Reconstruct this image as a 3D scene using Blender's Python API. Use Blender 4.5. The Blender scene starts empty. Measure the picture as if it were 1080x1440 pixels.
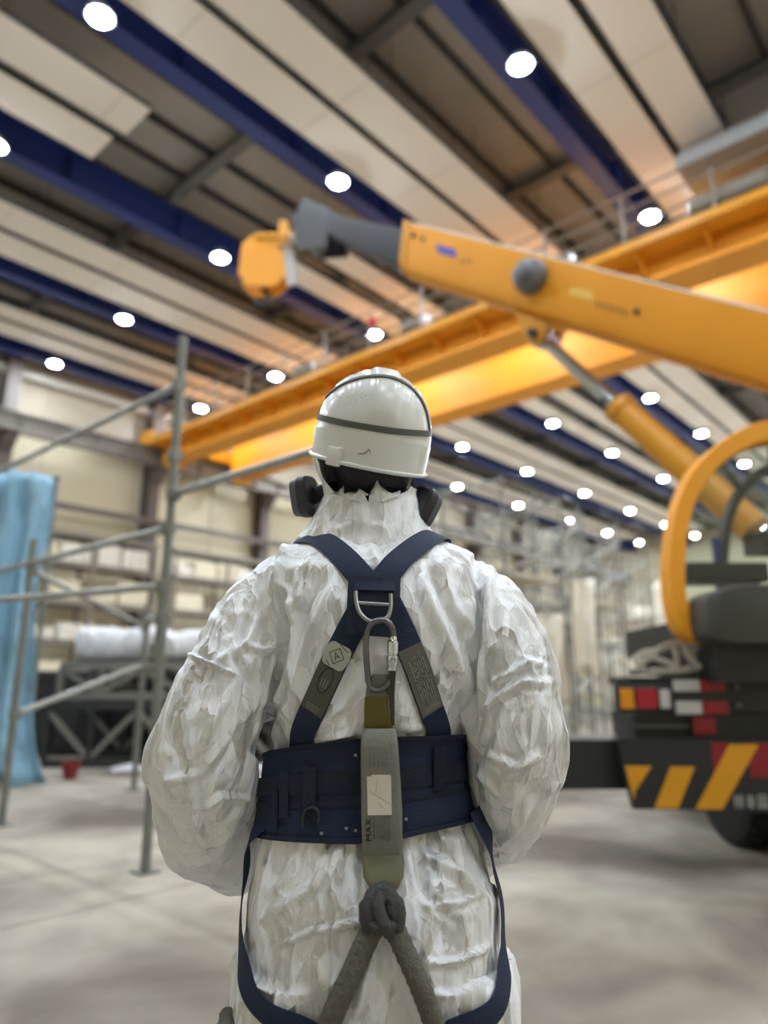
import bpy, bmesh, math, random
import numpy as np
from mathutils import Vector, Matrix
from mathutils.bvhtree import BVHTree

random.seed(7); np.random.seed(7)
SC = bpy.context.scene
COL = SC.collection
PI = math.pi

# ------------------------------------------------------------------ camera, world, exposure
CAM_H, FPX, PITCH, YAW = 1.25, 1000.0, math.radians(13.4), math.radians(41.6)
cam = bpy.data.cameras.new('camera'); cam_ob = bpy.data.objects.new('camera', cam); COL.objects.link(cam_ob)
cam.sensor_fit = 'HORIZONTAL'; cam.sensor_width = 36.0; cam.lens = FPX / 1080 * 36.0
cam_ob.location = (0, 0, CAM_H)
cam_ob.rotation_euler = (math.pi / 2 + PITCH, 0, YAW - math.pi / 2)
cam.clip_end = 300
cam.dof.use_dof = True; cam.dof.focus_distance = 1.22; cam.dof.aperture_fstop = 2.2
SC.camera = cam_ob
world = bpy.data.worlds.new('hall_air'); SC.world = world; world.use_nodes = True
world.node_tree.nodes['Background'].inputs[0].default_value = (0.9, 0.92, 1.0, 1)
world.node_tree.nodes['Background'].inputs[1].default_value = 0.02
SC.view_settings.view_transform = 'Standard'; SC.view_settings.look = 'None'
SC.view_settings.exposure = 0.0; SC.view_settings.gamma = 1.0
SC.view_settings.use_curve_mapping = False
LAMP_POWER = 665.0          # radiance of every ceiling lamp's lens
SC.cycles.max_bounces = 8; SC.cycles.diffuse_bounces = 5; SC.cycles.transparent_max_bounces = 12
SC.cycles.sample_clamp_indirect = 6.0

RZ = YAW - math.pi / 2                                     # frame turned to face along the lens: x right, y ahead
RT = np.array([math.sin(YAW), -math.cos(YAW), 0]); FW = np.array([math.cos(YAW), math.sin(YAW), 0])

def P(px, py, f):
    """a point at forward distance f (x right, y ahead, z up) that stands at that place of the photograph"""
    cx = (px - 540) / FPX; cy = -(py - 720) / FPX
    yf = math.cos(PITCH) - cy * math.sin(PITCH); zz = math.sin(PITCH) + cy * math.cos(PITCH)
    t = f / yf
    return Vector((cx * t, f, CAM_H + zz * t))

# ------------------------------------------------------------------ materials
def lin(r, g, b):
    f = lambda c: (c / 255 / 12.92) if c / 255 <= 0.04045 else ((c / 255 + 0.055) / 1.055) ** 2.4
    return (f(r), f(g), f(b), 1)

MATS = {}
def mat(name, rgb, rough=0.6, metal=0.0, var=0.12, scale=6.0, bump=0.0, bscale=40.0, coat=0.0, stretch=None):
    if name in MATS: return MATS[name]
    m = bpy.data.materials.new(name); m.use_nodes = True; nt = m.node_tree; N = nt.nodes; L = nt.links
    b = N['Principled BSDF']; c = lin(*rgb)
    b.inputs['Roughness'].default_value = rough; b.inputs['Metallic'].default_value = metal
    b.inputs['Coat Weight'].default_value = coat
    tc = N.new('ShaderNodeTexCoord'); vec = tc.outputs['Object']
    if stretch:
        mp = N.new('ShaderNodeMapping'); mp.inputs['Scale'].default_value = stretch
        L.new(vec, mp.inputs['Vector']); vec = mp.outputs['Vector']
    nz = N.new('ShaderNodeTexNoise'); nz.inputs['Scale'].default_value = scale; nz.inputs['Detail'].default_value = 5
    L.new(vec, nz.inputs['Vector'])
    mx = N.new('ShaderNodeMix'); mx.data_type = 'RGBA'
    mx.inputs['A'].default_value = tuple(max(0, x * (1 - var)) for x in c[:3]) + (1,)
    mx.inputs['B'].default_value = tuple(min(1, x * (1 + var)) for x in c[:3]) + (1,)
    L.new(nz.outputs['Fac'], mx.inputs['Factor']); L.new(mx.outputs['Result'], b.inputs['Base Color'])
    if bump:
        n2 = N.new('ShaderNodeTexNoise'); n2.inputs['Scale'].default_value = bscale; n2.inputs['Detail'].default_value = 4
        L.new(vec, n2.inputs['Vector'])
        bp = N.new('ShaderNodeBump'); bp.inputs['Strength'].default_value = bump; bp.inputs['Distance'].default_value = 0.02
        L.new(n2.outputs['Fac'], bp.inputs['Height']); L.new(bp.outputs['Normal'], b.inputs['Normal'])
    MATS[name] = m
    return m

def emit_mat(name, rgb, strength):
    m = bpy.data.materials.new(name); m.use_nodes = True; b = m.node_tree.nodes['Principled BSDF']
    b.inputs['Base Color'].default_value = lin(*rgb); b.inputs['Emission Color'].default_value = lin(*rgb)
    b.inputs['Emission Strength'].default_value = strength; MATS[name] = m
    return m

def glass_mat(name, tint):
    m = bpy.data.materials.new(name); m.use_nodes = True; nt = m.node_tree; N = nt.nodes; L = nt.links
    N.remove(N['Principled BSDF'])
    tr = N.new('ShaderNodeBsdfTransparent'); tr.inputs['Color'].default_value = tint
    gl = N.new('ShaderNodeBsdfGlossy'); gl.inputs['Roughness'].default_value = 0.03
    fr = N.new('ShaderNodeFresnel'); fr.inputs['IOR'].default_value = 1.45
    ms = N.new('ShaderNodeMixShader')
    L.new(fr.outputs[0], ms.inputs[0]); L.new(tr.outputs[0], ms.inputs[1]); L.new(gl.outputs[0], ms.inputs[2])
    L.new(ms.outputs[0], N['Material Output'].inputs['Surface']); MATS[name] = m
    return m

def fabric_mat(name, rgb, rough, crumple, scale, strength, sheen=0.0, transl=0.0, facet=0.45):
    """thin crumpled sheet: fine creases as bump only"""
    m = bpy.data.materials.new(name); m.use_nodes = True; nt = m.node_tree; N = nt.nodes; L = nt.links
    b = N['Principled BSDF']; b.inputs['Roughness'].default_value = rough
    b.inputs['Base Color'].default_value = lin(*rgb)
    b.inputs['Sheen Weight'].default_value = sheen
    tc = N.new('ShaderNodeTexCoord')
    wn = N.new('ShaderNodeTexNoise'); wn.inputs['Scale'].default_value = scale * 0.45; wn.inputs['Detail'].default_value = 3
    L.new(tc.outputs['Object'], wn.inputs['Vector'])
    ad = N.new('ShaderNodeMix'); ad.data_type = 'VECTOR'; ad.inputs['Factor'].default_value = 0.022
    L.new(tc.outputs['Object'], ad.inputs['A']); L.new(wn.outputs['Color'], ad.inputs['B'])
    hs = []; tilt = None
    for k, (s, w) in enumerate(((scale, 1.0), (scale * 2.6, 0.5), (scale * 6.2, 0.2))):
        mp = N.new('ShaderNodeMapping'); mp.inputs['Rotation'].default_value = (.6 + k, .9 - k, .5 + k); mp.inputs['Scale'].default_value = (1.15, 1.6, .42)
        L.new(ad.outputs['Result'], mp.inputs['Vector'])
        v = N.new('ShaderNodeTexVoronoi'); v.feature = 'DISTANCE_TO_EDGE'; v.inputs['Scale'].default_value = s
        L.new(mp.outputs['Vector'], v.inputs['Vector'])
        mr = N.new('ShaderNodeMapRange'); mr.inputs['From Max'].default_value = 0.07; mr.inputs['To Min'].default_value = w * .8; mr.inputs['To Max'].default_value = 0.0
        L.new(v.outputs['Distance'], mr.inputs['Value']); hs.append(mr.outputs['Result'])
        vc = N.new('ShaderNodeTexVoronoi'); vc.inputs['Scale'].default_value = s; L.new(mp.outputs['Vector'], vc.inputs['Vector'])
        sb = N.new('ShaderNodeVectorMath'); sb.operation = 'SUBTRACT'; sb.inputs[1].default_value = (.5, .5, .5); L.new(vc.outputs['Color'], sb.inputs[0])
        sc_ = N.new('ShaderNodeVectorMath'); sc_.operation = 'SCALE'; sc_.inputs['Scale'].default_value = facet * (1, .75, .45)[k]; L.new(sb.outputs[0], sc_.inputs[0])
        if tilt is None: tilt = sc_.outputs[0]
        else:
            sm = N.new('ShaderNodeVectorMath'); L.new(tilt, sm.inputs[0]); L.new(sc_.outputs[0], sm.inputs[1]); tilt = sm.outputs[0]
    ge = N.new('ShaderNodeNewGeometry'); an = N.new('ShaderNodeVectorMath'); L.new(ge.outputs['Normal'], an.inputs[0]); L.new(tilt, an.inputs[1])
    nn_ = N.new('ShaderNodeVectorMath'); nn_.operation = 'NORMALIZE'; L.new(an.outputs[0], nn_.inputs[0])
    n3 = N.new('ShaderNodeTexNoise'); n3.inputs['Scale'].default_value = scale * 7; n3.inputs['Detail'].default_value = 4
    L.new(tc.outputs['Object'], n3.inputs['Vector'])
    a1 = N.new('ShaderNodeMath'); a1.operation = 'ADD'; L.new(hs[0], a1.inputs[0]); L.new(hs[1], a1.inputs[1])
    a2 = N.new('ShaderNodeMath'); a2.operation = 'MULTIPLY_ADD'; a2.inputs[1].default_value = 0.8
    L.new(n3.outputs['Fac'], a2.inputs[0]); L.new(a1.outputs[0], a2.inputs[2])
    bp = N.new('ShaderNodeBump'); bp.inputs['Strength'].default_value = strength; bp.inputs['Distance'].default_value = crumple
    L.new(nn_.outputs[0], bp.inputs['Normal'])
    L.new(a2.outputs[0], bp.inputs['Height']); L.new(bp.outputs['Normal'], b.inputs['Normal'])
    if transl:
        b.inputs['Subsurface Weight'].default_value = transl
        b.inputs['Subsurface Radius'].default_value = (0.02, 0.02, 0.02); b.inputs['Subsurface Scale'].default_value = 0.2
    MATS[name] = m
    return m

# ------------------------------------------------------------------ object helpers
BASE = {}      # root name -> (base point, in lens-aligned frame?)
def _tag(o, label, cat, group=None):
    o['label'] = label
    if cat: o['category'] = cat
    if group: o['group'] = group

def thing(name, label, cat, base=(0, 0, 0), turned=False, group=None):
    o = bpy.data.objects.new(name, None); COL.objects.link(o); o.empty_display_size = 0.1
    b = Vector(base)
    if turned:
        w = RT * b.x + FW * b.y; o.location = (w[0], w[1], b.z); o.rotation_euler = (0, 0, RZ)
    else: o.location = b
    _tag(o, label, cat, group); BASE[o.name] = b
    return o

def base_of(o):
    while o.parent is not None: o = o.parent
    return BASE.get(o.name, Vector((0, 0, 0)))

class MB:
    """collects shapes that become ONE mesh object"""
    def __init__(s): s.v = []; s.f = []
    def add(s, verts, faces):
        n = len(s.v); s.v += [tuple(p) for p in verts]; s.f += [tuple(i + n for i in f) for f in faces]; return s
    def box(s, c, size, R=None, bev=0.0):
        x, y, z = (d / 2 for d in size); c = Vector(c)
        if bev <= 0:
            pts = [Vector((i * x, j * y, k * z)) for k in (-1, 1) for j in (-1, 1) for i in (-1, 1)]
            fs = [(0, 2, 3, 1), (4, 5, 7, 6), (0, 1, 5, 4), (2, 6, 7, 3), (0, 4, 6, 2), (1, 3, 7, 5)]
        else:
            bm = bmesh.new(); bmesh.ops.create_cube(bm, size=1)
            for v in bm.verts: v.co = Vector((v.co.x * 2 * x, v.co.y * 2 * y, v.co.z * 2 * z))
            bmesh.ops.bevel(bm, geom=bm.edges[:], offset=min(bev, .49 * min(size)), segments=2, affect='EDGES', profile=0.5)
            bm.verts.index_update(); pts = [v.co.copy() for v in bm.verts]; fs = [[v.index for v in f.verts] for f in bm.faces]; bm.free()
        if R is not None: pts = [R @ p for p in pts]
        return s.add([p + c for p in pts], fs)
    def span(s, lo, hi): 
        lo, hi = Vector(lo), Vector(hi)
        return s.box((lo + hi) / 2, hi - lo)
    def bar(s, p0, p1, w, h, up=(0, 0, 1)):
        p0, p1 = Vector(p0), Vector(p1); d = p1 - p0; t = d.normalized(); u = Vector(up)
        sd = t.cross(u); sd = sd.normalized() if sd.length > 1e-4 else Vector((1, 0, 0)); u = sd.cross(t)
        R = Matrix((t, sd, u)).transposed()
        return s.box((p0 + p1) / 2, (d.length, w, h), R)
    def tube(s, pts, r, n=8, cap=True, closed=False):
        pts = [Vector(p) for p in pts]; m = len(pts)
        rs = r if isinstance(r, (list, tuple)) else [r] * m
        verts = []; prev = None
        for i in range(m):
            if closed: t = pts[(i + 1) % m] - pts[i - 1]
            else: t = pts[min(i + 1, m - 1)] - pts[max(i - 1, 0)]
            t = t.normalized() if t.length > 1e-9 else Vector((0, 0, 1))
            if prev is None:
                a = Vector((0, 0, 1)) if abs(t.z) < .9 else Vector((1, 0, 0))
                u = t.cross(a).normalized()
            else:
                u = prev - t * prev.dot(t); u = u.normalized() if u.length > 1e-6 else t.orthogonal().normalized()
            prev = u; w = t.cross(u)
            for k in range(n):
                a = 2 * PI * k / n; verts.append(pts[i] + (u * math.cos(a) + w * math.sin(a)) * rs[i])
        fs = []
        for i in range(m if closed else m - 1):
            j = (i + 1) % m
            for k in range(n): fs.append((i * n + k, i * n + (k + 1) % n, j * n + (k + 1) % n, j * n + k))
        if cap and not closed: fs += [tuple(range(n))[::-1], tuple(range((m - 1) * n, m * n))]
        return s.add(verts, fs)
    def lathe(s, prof, c=(0, 0, 0), axis=(0, 0, 1), n=24, cap=True):
        ax = Vector(axis).normalized(); u = ax.orthogonal().normalized(); w = ax.cross(u); c = Vector(c); verts = []
        for r, h in prof:
            for k in range(n):
                a = 2 * PI * k / n; verts.append(c + ax * h + (u * math.cos(a) + w * math.sin(a)) * r)
        fs = [(i * n + k, i * n + (k + 1) % n, (i + 1) * n + (k + 1) % n, (i + 1) * n + k) for i in range(len(prof) - 1) for k in range(n)]
        if cap: fs += [tuple(range(n))[::-1], tuple(range((len(prof) - 1) * n, len(prof) * n))]
        return s.add(verts, fs)
    def rings(s, rings, cap=True, closed=True):
        n = len(rings[0]); verts = [p for r in rings for p in r]; m = len(rings)
        kk = n if closed else n - 1
        fs = [(i * n + k, i * n + (k + 1) % n, (i + 1) * n + (k + 1) % n, (i + 1) * n + k) for i in range(m - 1) for k in range(kk)]
        if cap: fs += [tuple(range(n))[::-1], tuple(range((m - 1) * n, m * n))]
        return s.add(verts, fs)
    def prism(s, poly, off):
        off = Vector(off); n = len(poly); a = [Vector(p) for p in poly]
        fs = [tuple(range(n))[::-1], tuple(range(n, 2 * n))] + [(i, (i + 1) % n, n + (i + 1) % n, n + i) for i in range(n)]
        return s.add(a + [p + off for p in a], fs)
    def mesh(s, name, m=None, base=Vector((0, 0, 0)), smooth=None, solid=0.0):
        me = bpy.data.meshes.new(name); me.from_pydata([Vector(p) - base for p in s.v], [], s.f); me.update()
        bm = bmesh.new(); bm.from_mesh(me)
        if solid:
            bmesh.ops.solidify(bm, geom=bm.faces[:], thickness=solid)
        bmesh.ops.recalc_face_normals(bm, faces=bm.faces[:]); bm.to_mesh(me); bm.free()
        if m: me.materials.append(m)
        if smooth is not None:
            me.polygons.foreach_set('use_smooth', [True] * len(me.polygons))
            if smooth < 180: me.set_sharp_from_angle(angle=math.radians(smooth))
        return me
    def part(s, name, m, parent, label=None, smooth=None, solid=0.0, kind=None):
        o = bpy.data.objects.new(name, s.mesh(name, m, base_of(parent), smooth, solid)); COL.objects.link(o); o.parent = parent
        if label: o['label'] = label
        if kind: o['kind'] = kind
        return o
    def single(s, name, m, label, cat, base, turned=False, group=None, smooth=None, solid=0.0, kind=None):
        b = Vector(base); o = bpy.data.objects.new(name, s.mesh(name, m, b, smooth, solid)); COL.objects.link(o)
        if turned:
            w = RT * b.x + FW * b.y; o.location = (w[0], w[1], b.z); o.rotation_euler = (0, 0, RZ)
        else: o.location = b
        _tag(o, label, cat, group); BASE[o.name] = b
        if kind: o['kind'] = kind
        return o
    def structure(s, name, m, parent=None, smooth=None, label=None):
        o = bpy.data.objects.new(name, s.mesh(name, m, Vector((0, 0, 0)), smooth)); COL.objects.link(o)
        if parent is not None: o.parent = parent
        else: o['kind'] = 'structure'; BASE[o.name] = Vector((0, 0, 0))
        if label: o['label'] = label
        return o

def dup(root, loc, label, group=None, rot=None):
    r = root.copy(); COL.objects.link(r); r.location = loc; r['label'] = label
    if group: r['group'] = group
    if rot is not None: r.rotation_euler = rot
    for ch in list(root.children):
        c = ch.copy(); COL.objects.link(c); c.parent = r
        for g in ch.children:
            d = g.copy(); COL.objects.link(d); d.parent = c
    return r

def share(o, parent, loc):
    c = o.copy(); COL.objects.link(c); c.parent = parent; c.location = loc
    return c

def project(p):
    d = np.array(p) - np.array([0, 0, CAM_H]); F = FW * math.cos(PITCH) + np.array([0, 0, math.sin(PITCH)])
    U = np.array([0, 0, math.cos(PITCH)]) - FW * math.sin(PITCH); z = d @ F
    return 540 + FPX * (d @ RT) / z, 720 - FPX * (d @ U) / z, z

ORD = ['first', 'second', 'third', 'fourth', 'fifth', 'sixth', 'seventh', 'eighth', 'ninth', 'tenth', 'eleventh', 'twelfth', 'thirteenth', 'fourteenth', 'fifteenth', 'sixteenth']

# ------------------------------------------------------------------ colours of the hall
CONC = None
def floor_material():
    m = bpy.data.materials.new('stained_concrete'); m.use_nodes = True; nt = m.node_tree; N = nt.nodes; L = nt.links
    b = N['Principled BSDF']; tc = N.new('ShaderNodeTexCoord')
    def noise(s, d, dist=0.0):
        n = N.new('ShaderNodeTexNoise'); n.inputs['Scale'].default_value = s; n.inputs['Detail'].default_value = d
        n.inputs['Distortion'].default_value = dist; L.new(tc.outputs['Object'], n.inputs['Vector']); return n
    n1 = noise(0.55, 6, 0.6); n2 = noise(2.2, 8, 0.3)
    r1 = N.new('ShaderNodeValToRGB'); r1.color_ramp.elements[0].position = .36; r1.color_ramp.elements[1].position = .62
    r1.color_ramp.elements[0].color = lin(104, 94, 82); r1.color_ramp.elements[1].color = lin(174, 166, 151)
    L.new(n1.outputs['Fac'], r1.inputs[0])
    r2 = N.new('ShaderNodeValToRGB'); r2.color_ramp.elements[0].position = .35; r2.color_ramp.elements[1].position = .6
    r2.color_ramp.elements[0].color = (.62, .61, .6, 1); r2.color_ramp.elements[1].color = (1, 1, 1, 1)
    L.new(n2.outputs['Fac'], r2.inputs[0])
    mx = N.new('ShaderNodeMix'); mx.data_type = 'RGBA'; mx.blend_type = 'MULTIPLY'; mx.inputs['Factor'].default_value = .6
    L.new(r1.outputs[0], mx.inputs['A']); L.new(r2.outputs[0], mx.inputs['B']); L.new(mx.outputs['Result'], b.inputs['Base Color'])
    b.inputs['Roughness'].default_value = .62
    bp = N.new('ShaderNodeBump'); bp.inputs['Strength'].default_value = .15; bp.inputs['Distance'].default_value = .01
    L.new(n2.outputs['Fac'], bp.inputs['Height']); L.new(bp.outputs['Normal'], b.inputs['Normal'])
    return m

CONC = floor_material()
CREAM = mat('cream_wall_sheet', (212, 202, 174), .6, var=.08, scale=.6)
TANW = mat('tan_wall_sheet', (176, 165, 146), .6, var=.08, scale=.6)
DECK = mat('roof_deck_grey', (176, 172, 166), .7, var=.15, scale=.8)
PURL = mat('purlin_dark', (74, 73, 74), .6)
RAFT = mat('rafter_grey', (112, 112, 112), .6)
NAVY = mat('navy_beam_paint', (40, 58, 128), .45, var=.15, scale=.7)
STRIP = mat('white_strip_paint', (240, 232, 223), .9, var=.06, scale=.5)
GAP = mat('strip_gap_dark', (70, 66, 62), .6)
COLM = mat('column_brown_grey', (98, 88, 84), .6)
RUNW = mat('runway_grey', (128, 122, 115), .55)
GALV = mat('galvanised_tube', (158, 160, 154), .42, metal=.55, var=.2, scale=9)
GALD = mat('galvanised_dull', (120, 122, 116), .5, metal=.3, var=.2, scale=9)
YEL = mat('crane_yellow', (232, 154, 24), .55, var=.1, scale=1.5)
YELD = mat('crane_yellow_worn', (214, 146, 32), .4, var=.14, scale=2.5)
BLK = mat('black_paint', (28, 29, 31), .45, var=.2)
DRUB = mat('rubber_black', (20, 20, 21), .75, var=.2, bump=.2)
DGREY = mat('dark_grey_plastic', (62, 63, 58), .55, var=.1)
MGREY = mat('mid_grey_steel', (128, 126, 124), .5)
CHROME = mat('chrome', (205, 212, 218), .12, metal=1.0, var=.04)
STEEL = mat('worn_steel', (150, 150, 148), .35, metal=.85, var=.2, scale=30)

# ------------------------------------------------------------------ room shell
X0, X1, Y0, Y1, ZT = -14.0, 66.0, -14.0, 28.0, 14.7
floor = MB().span((X0, Y0, -.3), (X1, Y1, 0)).structure('floor', CONC)
jm = mat('floor_joint_fill', (128, 121, 109), .8)
for k, (a, b_) in enumerate([((X0, -1.2), (X1, -1.2)), ((X0, 4.2), (X1, 4.2)), ((X0, 9.6), (X1, 9.6)), ((1.2, Y0), (1.2, Y1)), ((7.4, Y0), (7.4, Y1)), ((13.6, Y0), (13.6, Y1))]):
    MB().span((min(a[0], b_[0]) - .008, min(a[1], b_[1]) - .008, -.004), (max(a[0], b_[0]) + .008, max(a[1], b_[1]) + .008, .0015)).structure('floor_joint', jm, floor)
ceiling = MB().span((X0, Y0, ZT), (X1, Y1, ZT + .3)).structure('ceiling', DECK)
y = Y0 + .8
while y < Y1 - .3:
    MB().box(((X0 + X1) / 2, y, ZT - .11), (X1 - X0 - .02, .09, .2)).structure('purlin', PURL, ceiling)
    y += 1.29
for k in range(13):                                           # rafters across the hall
    xr = -9.6 + 6.2 * k
    m_ = MB(); m_.box((xr, 7, ZT - .36), (.34, Y1 - Y0 - .02, .05)); m_.box((xr, 7, ZT - .26), (.06, Y1 - Y0 - .02, .16)); m_.box((xr, 7, ZT - .2), (.3, Y1 - Y0 - .02, .03))
    m_.structure('rafter', RAFT, ceiling)
    for yb in (0.9, 6.6, 11.5, 16.6, 21.9):                    # haunch plates where rafters sit on the navy beams
        MB().bar((xr, yb - 1.0, ZT - .36), (xr, yb - .2, 13.9), .2, .08).structure('haunch', RAFT, ceiling)
BEAM_Y = [-4.6, .75, 6.0, 11.1, 16.0, 21.3, 26.5]
for yb in BEAM_Y:
    m_ = MB(); L_ = X1 - X0 - .02; xc = (X0 + X1) / 2
    m_.box((xc, yb, 13.19), (L_, .42, .05)); m_.box((xc, yb, 13.62), (L_, .05, .84)); m_.box((xc, yb, 14.05), (L_, .42, .05))
    o = m_.structure('beam', NAVY); 
    st = MB()
    for k in range(26):
        xs = X0 + 1.6 + 3.1 * k
        st.box((xs, yb - .12, 13.62), (.04, .19, .8)); st.box((xs, yb + .12, 13.62), (.04, .19, .8))
    st.structure('web_stiffener', NAVY, o)
wl = MB().span((X0, Y1, 0), (X1, Y1 + .3, ZT)).structure('wall_left', TANW)
for k in range(19):                                           # sheets of the wall cladding
    xa = -8.9 + 4.0 * k
    if xa + 4 > X1: break
    for (za, zb, mm) in ((0.02, 4.0, CREAM), (4.05, 7.6, CREAM), (7.65, 10.9, CREAM), (10.95, 14.3, TANW)):
        MB().span((xa + .03, Y1 - .05, za), (xa + 3.97, Y1, zb)).structure('wall_panel', mm, wl)
MB().span((X1, Y0, 0), (X1 + .3, Y1, ZT)).structure('wall_far', CREAM)
MB().span((X0 - .3, Y0, 0), (X0, Y1, ZT)).structure('wall_near', CREAM)
MB().span((X0, Y0 - .3, 0), (X1, Y0, ZT)).structure('wall_right', CREAM)
for k in range(10):                                           # columns along the left wall
    xk = 3.3 + 6.15 * k
    m_ = MB(); m_.box((xk, 27.45, 6.9), (.06, .6, 13.8)); m_.box((xk, 27.15, 6.9), (.5, .05, 13.8)); m_.box((xk, 27.75, 6.9), (.5, .05, 13.8))
    c_ = m_.structure('column', COLM)
    b_ = MB(); b_.prism([(xk - .2, 27.12, 9.5), (xk - .2, 26.4, 10.2), (xk - .2, 27.12, 10.2)], (.4, 0, 0)); b_.structure('bracket', COLM, c_)
m_ = MB(); m_.box((26, 26.72, 10.27), (78, .5, .05)); m_.box((26, 26.72, 10.6), (78, .06, .66)); m_.box((26, 26.72, 10.93), (78, .5, .05)); m_.box((26, 26.72, 10.99), (78, .08, .06))
rb = m_.structure('beam', RUNW)
m_ = MB()
for k in range(50): m_.box((-12 + 1.55 * k, 26.6, 10.6), (.03, .2, .6))
m_.structure('web_stiffener', RUNW, rb)
m_ = MB(); m_.box((26, 27.0, 7.85), (78, .22, .24)); m_.structure('trim_1', COLM)
m_ = MB(); m_.box((26, 27.6, 12.9), (78, .25, .3)); m_.structure('trim_2', mat('pale_duct', (196, 190, 178), .5))
# ------------------------------------------------------------------ lamps
LENS = emit_mat('lamp_lens_lit', (236, 246, 255), LAMP_POWER)
HOUS = mat('lamp_housing', (150, 152, 156), .4, metal=.4)
LY = [26.45, 21.2, 15.75, 10.9, 5.75, .55, -4.6, -9.5]; LX = [-1.8, 4.4, 10.35, 16.65, 22.65, 28.65, 34.7, 41.4, 48.0, 54.2, 60.0]
LZ = 12.82
lamp0 = None
for ri, ly in enumerate(LY):
    seen = 0
    for xi, lx in enumerate(LX):
        lx, ly = lx * .989, ly * .989; px, py, dz = project((lx, ly, LZ))
        vis = dz > 0 and -25 < px < 1105 and -25 < py < 1440
        if vis:
            lab = f'ceiling lamp, {ORD[seen]} from the near end of the {ORD[ri]} row off the columned wall'; seen += 1
            grp = f'ceiling lamps in the {ORD[ri]} row'
        else:
            lab = 'round white ceiling lamp hanging in the part of the hall outside the picture'; grp = 'ceiling lamps outside the picture'
        if lamp0 is None:
            lamp0 = thing('ceiling_lamp', lab, 'lamp', (lx, ly, LZ), group=grp)
            h = MB(); h.lathe([(.25, .0), (.26, .03), (.23, .08), (.16, .12), (.14, .22), (.05, .24)], (lx, ly, LZ), n=20); h.part('housing', HOUS, lamp0, smooth=35)
            h = MB(); h.lathe([(.03, -.06), (.11, -.05), (.175, -.026), (.205, .0), (.205, .02)], (lx, ly, LZ), n=20); h.part('lens', LENS, lamp0)
            h = MB(); h.tube([(lx, ly, LZ + .23), (lx, ly, LZ + .30)], .02); h.part('hanger', HOUS, lamp0)
        else: dup(lamp0, (lx, ly, LZ), lab, grp)
# ------------------------------------------------------------------ white ceiling strips, in pairs
def strip(name, label, xa, xb, ya, yb, z=13.0, tilt=0):
    t = thing(name, label, 'ceiling panel', ((xa + xb) / 2, (ya + yb) / 2, z), group='long white ceiling strips')
    m_ = MB(); m_.span((xa, ya, z), (xb, yb, z + .035)); m_.part('panel', STRIP, t)
    m_ = MB(); m_.span((xa, ya - .015, z - .002), (xb, ya, z + .11)); m_.span((xa, yb, z - .002), (xb, yb + .015, z + .11)); m_.part('edge_frame', GAP, t)
    m_ = MB(); x = xa + .8
    while x < xb:
        for yy in (ya + .15, yb - .15): m_.tube([(x, yy, z + .03), (x, yy, ZT - .02)], .012, n=5)
        x += 3.1
    o = m_.part('hanger_rod', GAP, t, kind='stuff')
    x = xa + 3.1; m_ = MB()
    while x < xb - .5:
        m_.box((x, (ya + yb) / 2, z - .0035), (.05, yb - ya, .006)); x += 3.1
    m_.part('joint_cover', mat('strip_joint', (222, 214, 204), .9), t, kind='stuff')
XE = 58.0
strip('ceiling_strip', 'near strip of the white ceiling pair ending at the grey hoist over the yellow bridge crane', X0 + 1, XE, 3.2, 4.12)
strip('ceiling_strip', 'far strip of the white ceiling pair ending at the grey hoist over the yellow bridge crane', X0 + 1, XE, 4.32, 5.2)
strip('ceiling_strip', 'upper strip of the wide white ceiling pair running down to the yellow boom', X0 + 1, XE, 8.08, 9.05)
strip('ceiling_strip', 'lower strip of the wide white ceiling pair running down to the yellow boom', X0 + 1, XE, 9.25, 10.22)
strip('ceiling_strip', 'short white ceiling strip with a free end, the upper of the cut-off pair', X0 + 1, 6.2, 12.08, 13.13)
strip('ceiling_strip', 'short white ceiling strip with a free end, the lower of the cut-off pair', X0 + 1, 6.05, 13.42, 14.4)
strip('ceiling_strip', 'white ceiling strip starting behind the black boom tip, upper of its pair', 11.0, XE, 12.55, 13.35)
strip('ceiling_strip', 'white ceiling strip starting behind the yellow hook block, lower of its pair', 12.0, XE, 14.0, 14.9)
strip('ceiling_strip', 'upper strip of the white ceiling pair below the hook block, beside the third lamp row', X0 + 1, XE, 17.5, 18.62)
strip('ceiling_strip', 'lower strip of the white ceiling pair below the hook block, beside the third lamp row', X0 + 1, XE, 18.85, 20.0)
strip('ceiling_strip', 'upper strip of the white ceiling pair nearest the columned wall', X0 + 1, XE, 22.8, 23.7)
strip('ceiling_strip', 'lower strip of the white ceiling pair nearest the columned wall', X0 + 1, XE, 23.95, 24.95)

# ------------------------------------------------------------------ overhead bridge crane
bc = thing('bridge_crane', 'yellow double-girder overhead bridge crane spanning the hall on the grey runway beam', 'crane', (15.8, 12, 10.33))
YB0, YB1 = -9.0, 26.1
def girder(x0, x1, z0, z1):
    m_ = MB(); m_.span((x0, YB0, z0 + .03), (x0 + .04, YB1, z1)); m_.span((x1 - .04, YB0, z0 + .03), (x1, YB1, z1))
    m_.span((x0 - .05, YB0, z0), (x1 + .05, YB1, z0 + .03)); m_.span((x0 - .08, YB0, z1), (x1 + .08, YB1, z1 + .04)); return m_
ga = girder(15.3, 16.2, 10.33, 11.40).part('girder', YEL, bc)
gb = girder(18.8, 19.7, 10.36, 11.95).part('girder', YEL, bc)
m_ = MB(); m_.span((14.55, YB0, 10.90), (15.22, YB1, 10.95))
for k in range(23): m_.prism([(15.29, YB0 + .8 + 1.5 * k, 10.45), (15.29, YB0 + .8 + 1.5 * k, 10.89), (14.6, YB0 + .8 + 1.5 * k, 10.89)], (0, .05, 0))
m_.part('walkway', YEL, bc)
m_ = MB(); m_.span((14.5, YB0, 10.84), (14.56, YB1, 11.04)); m_.part('kick_plate', YELD, bc)
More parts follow.
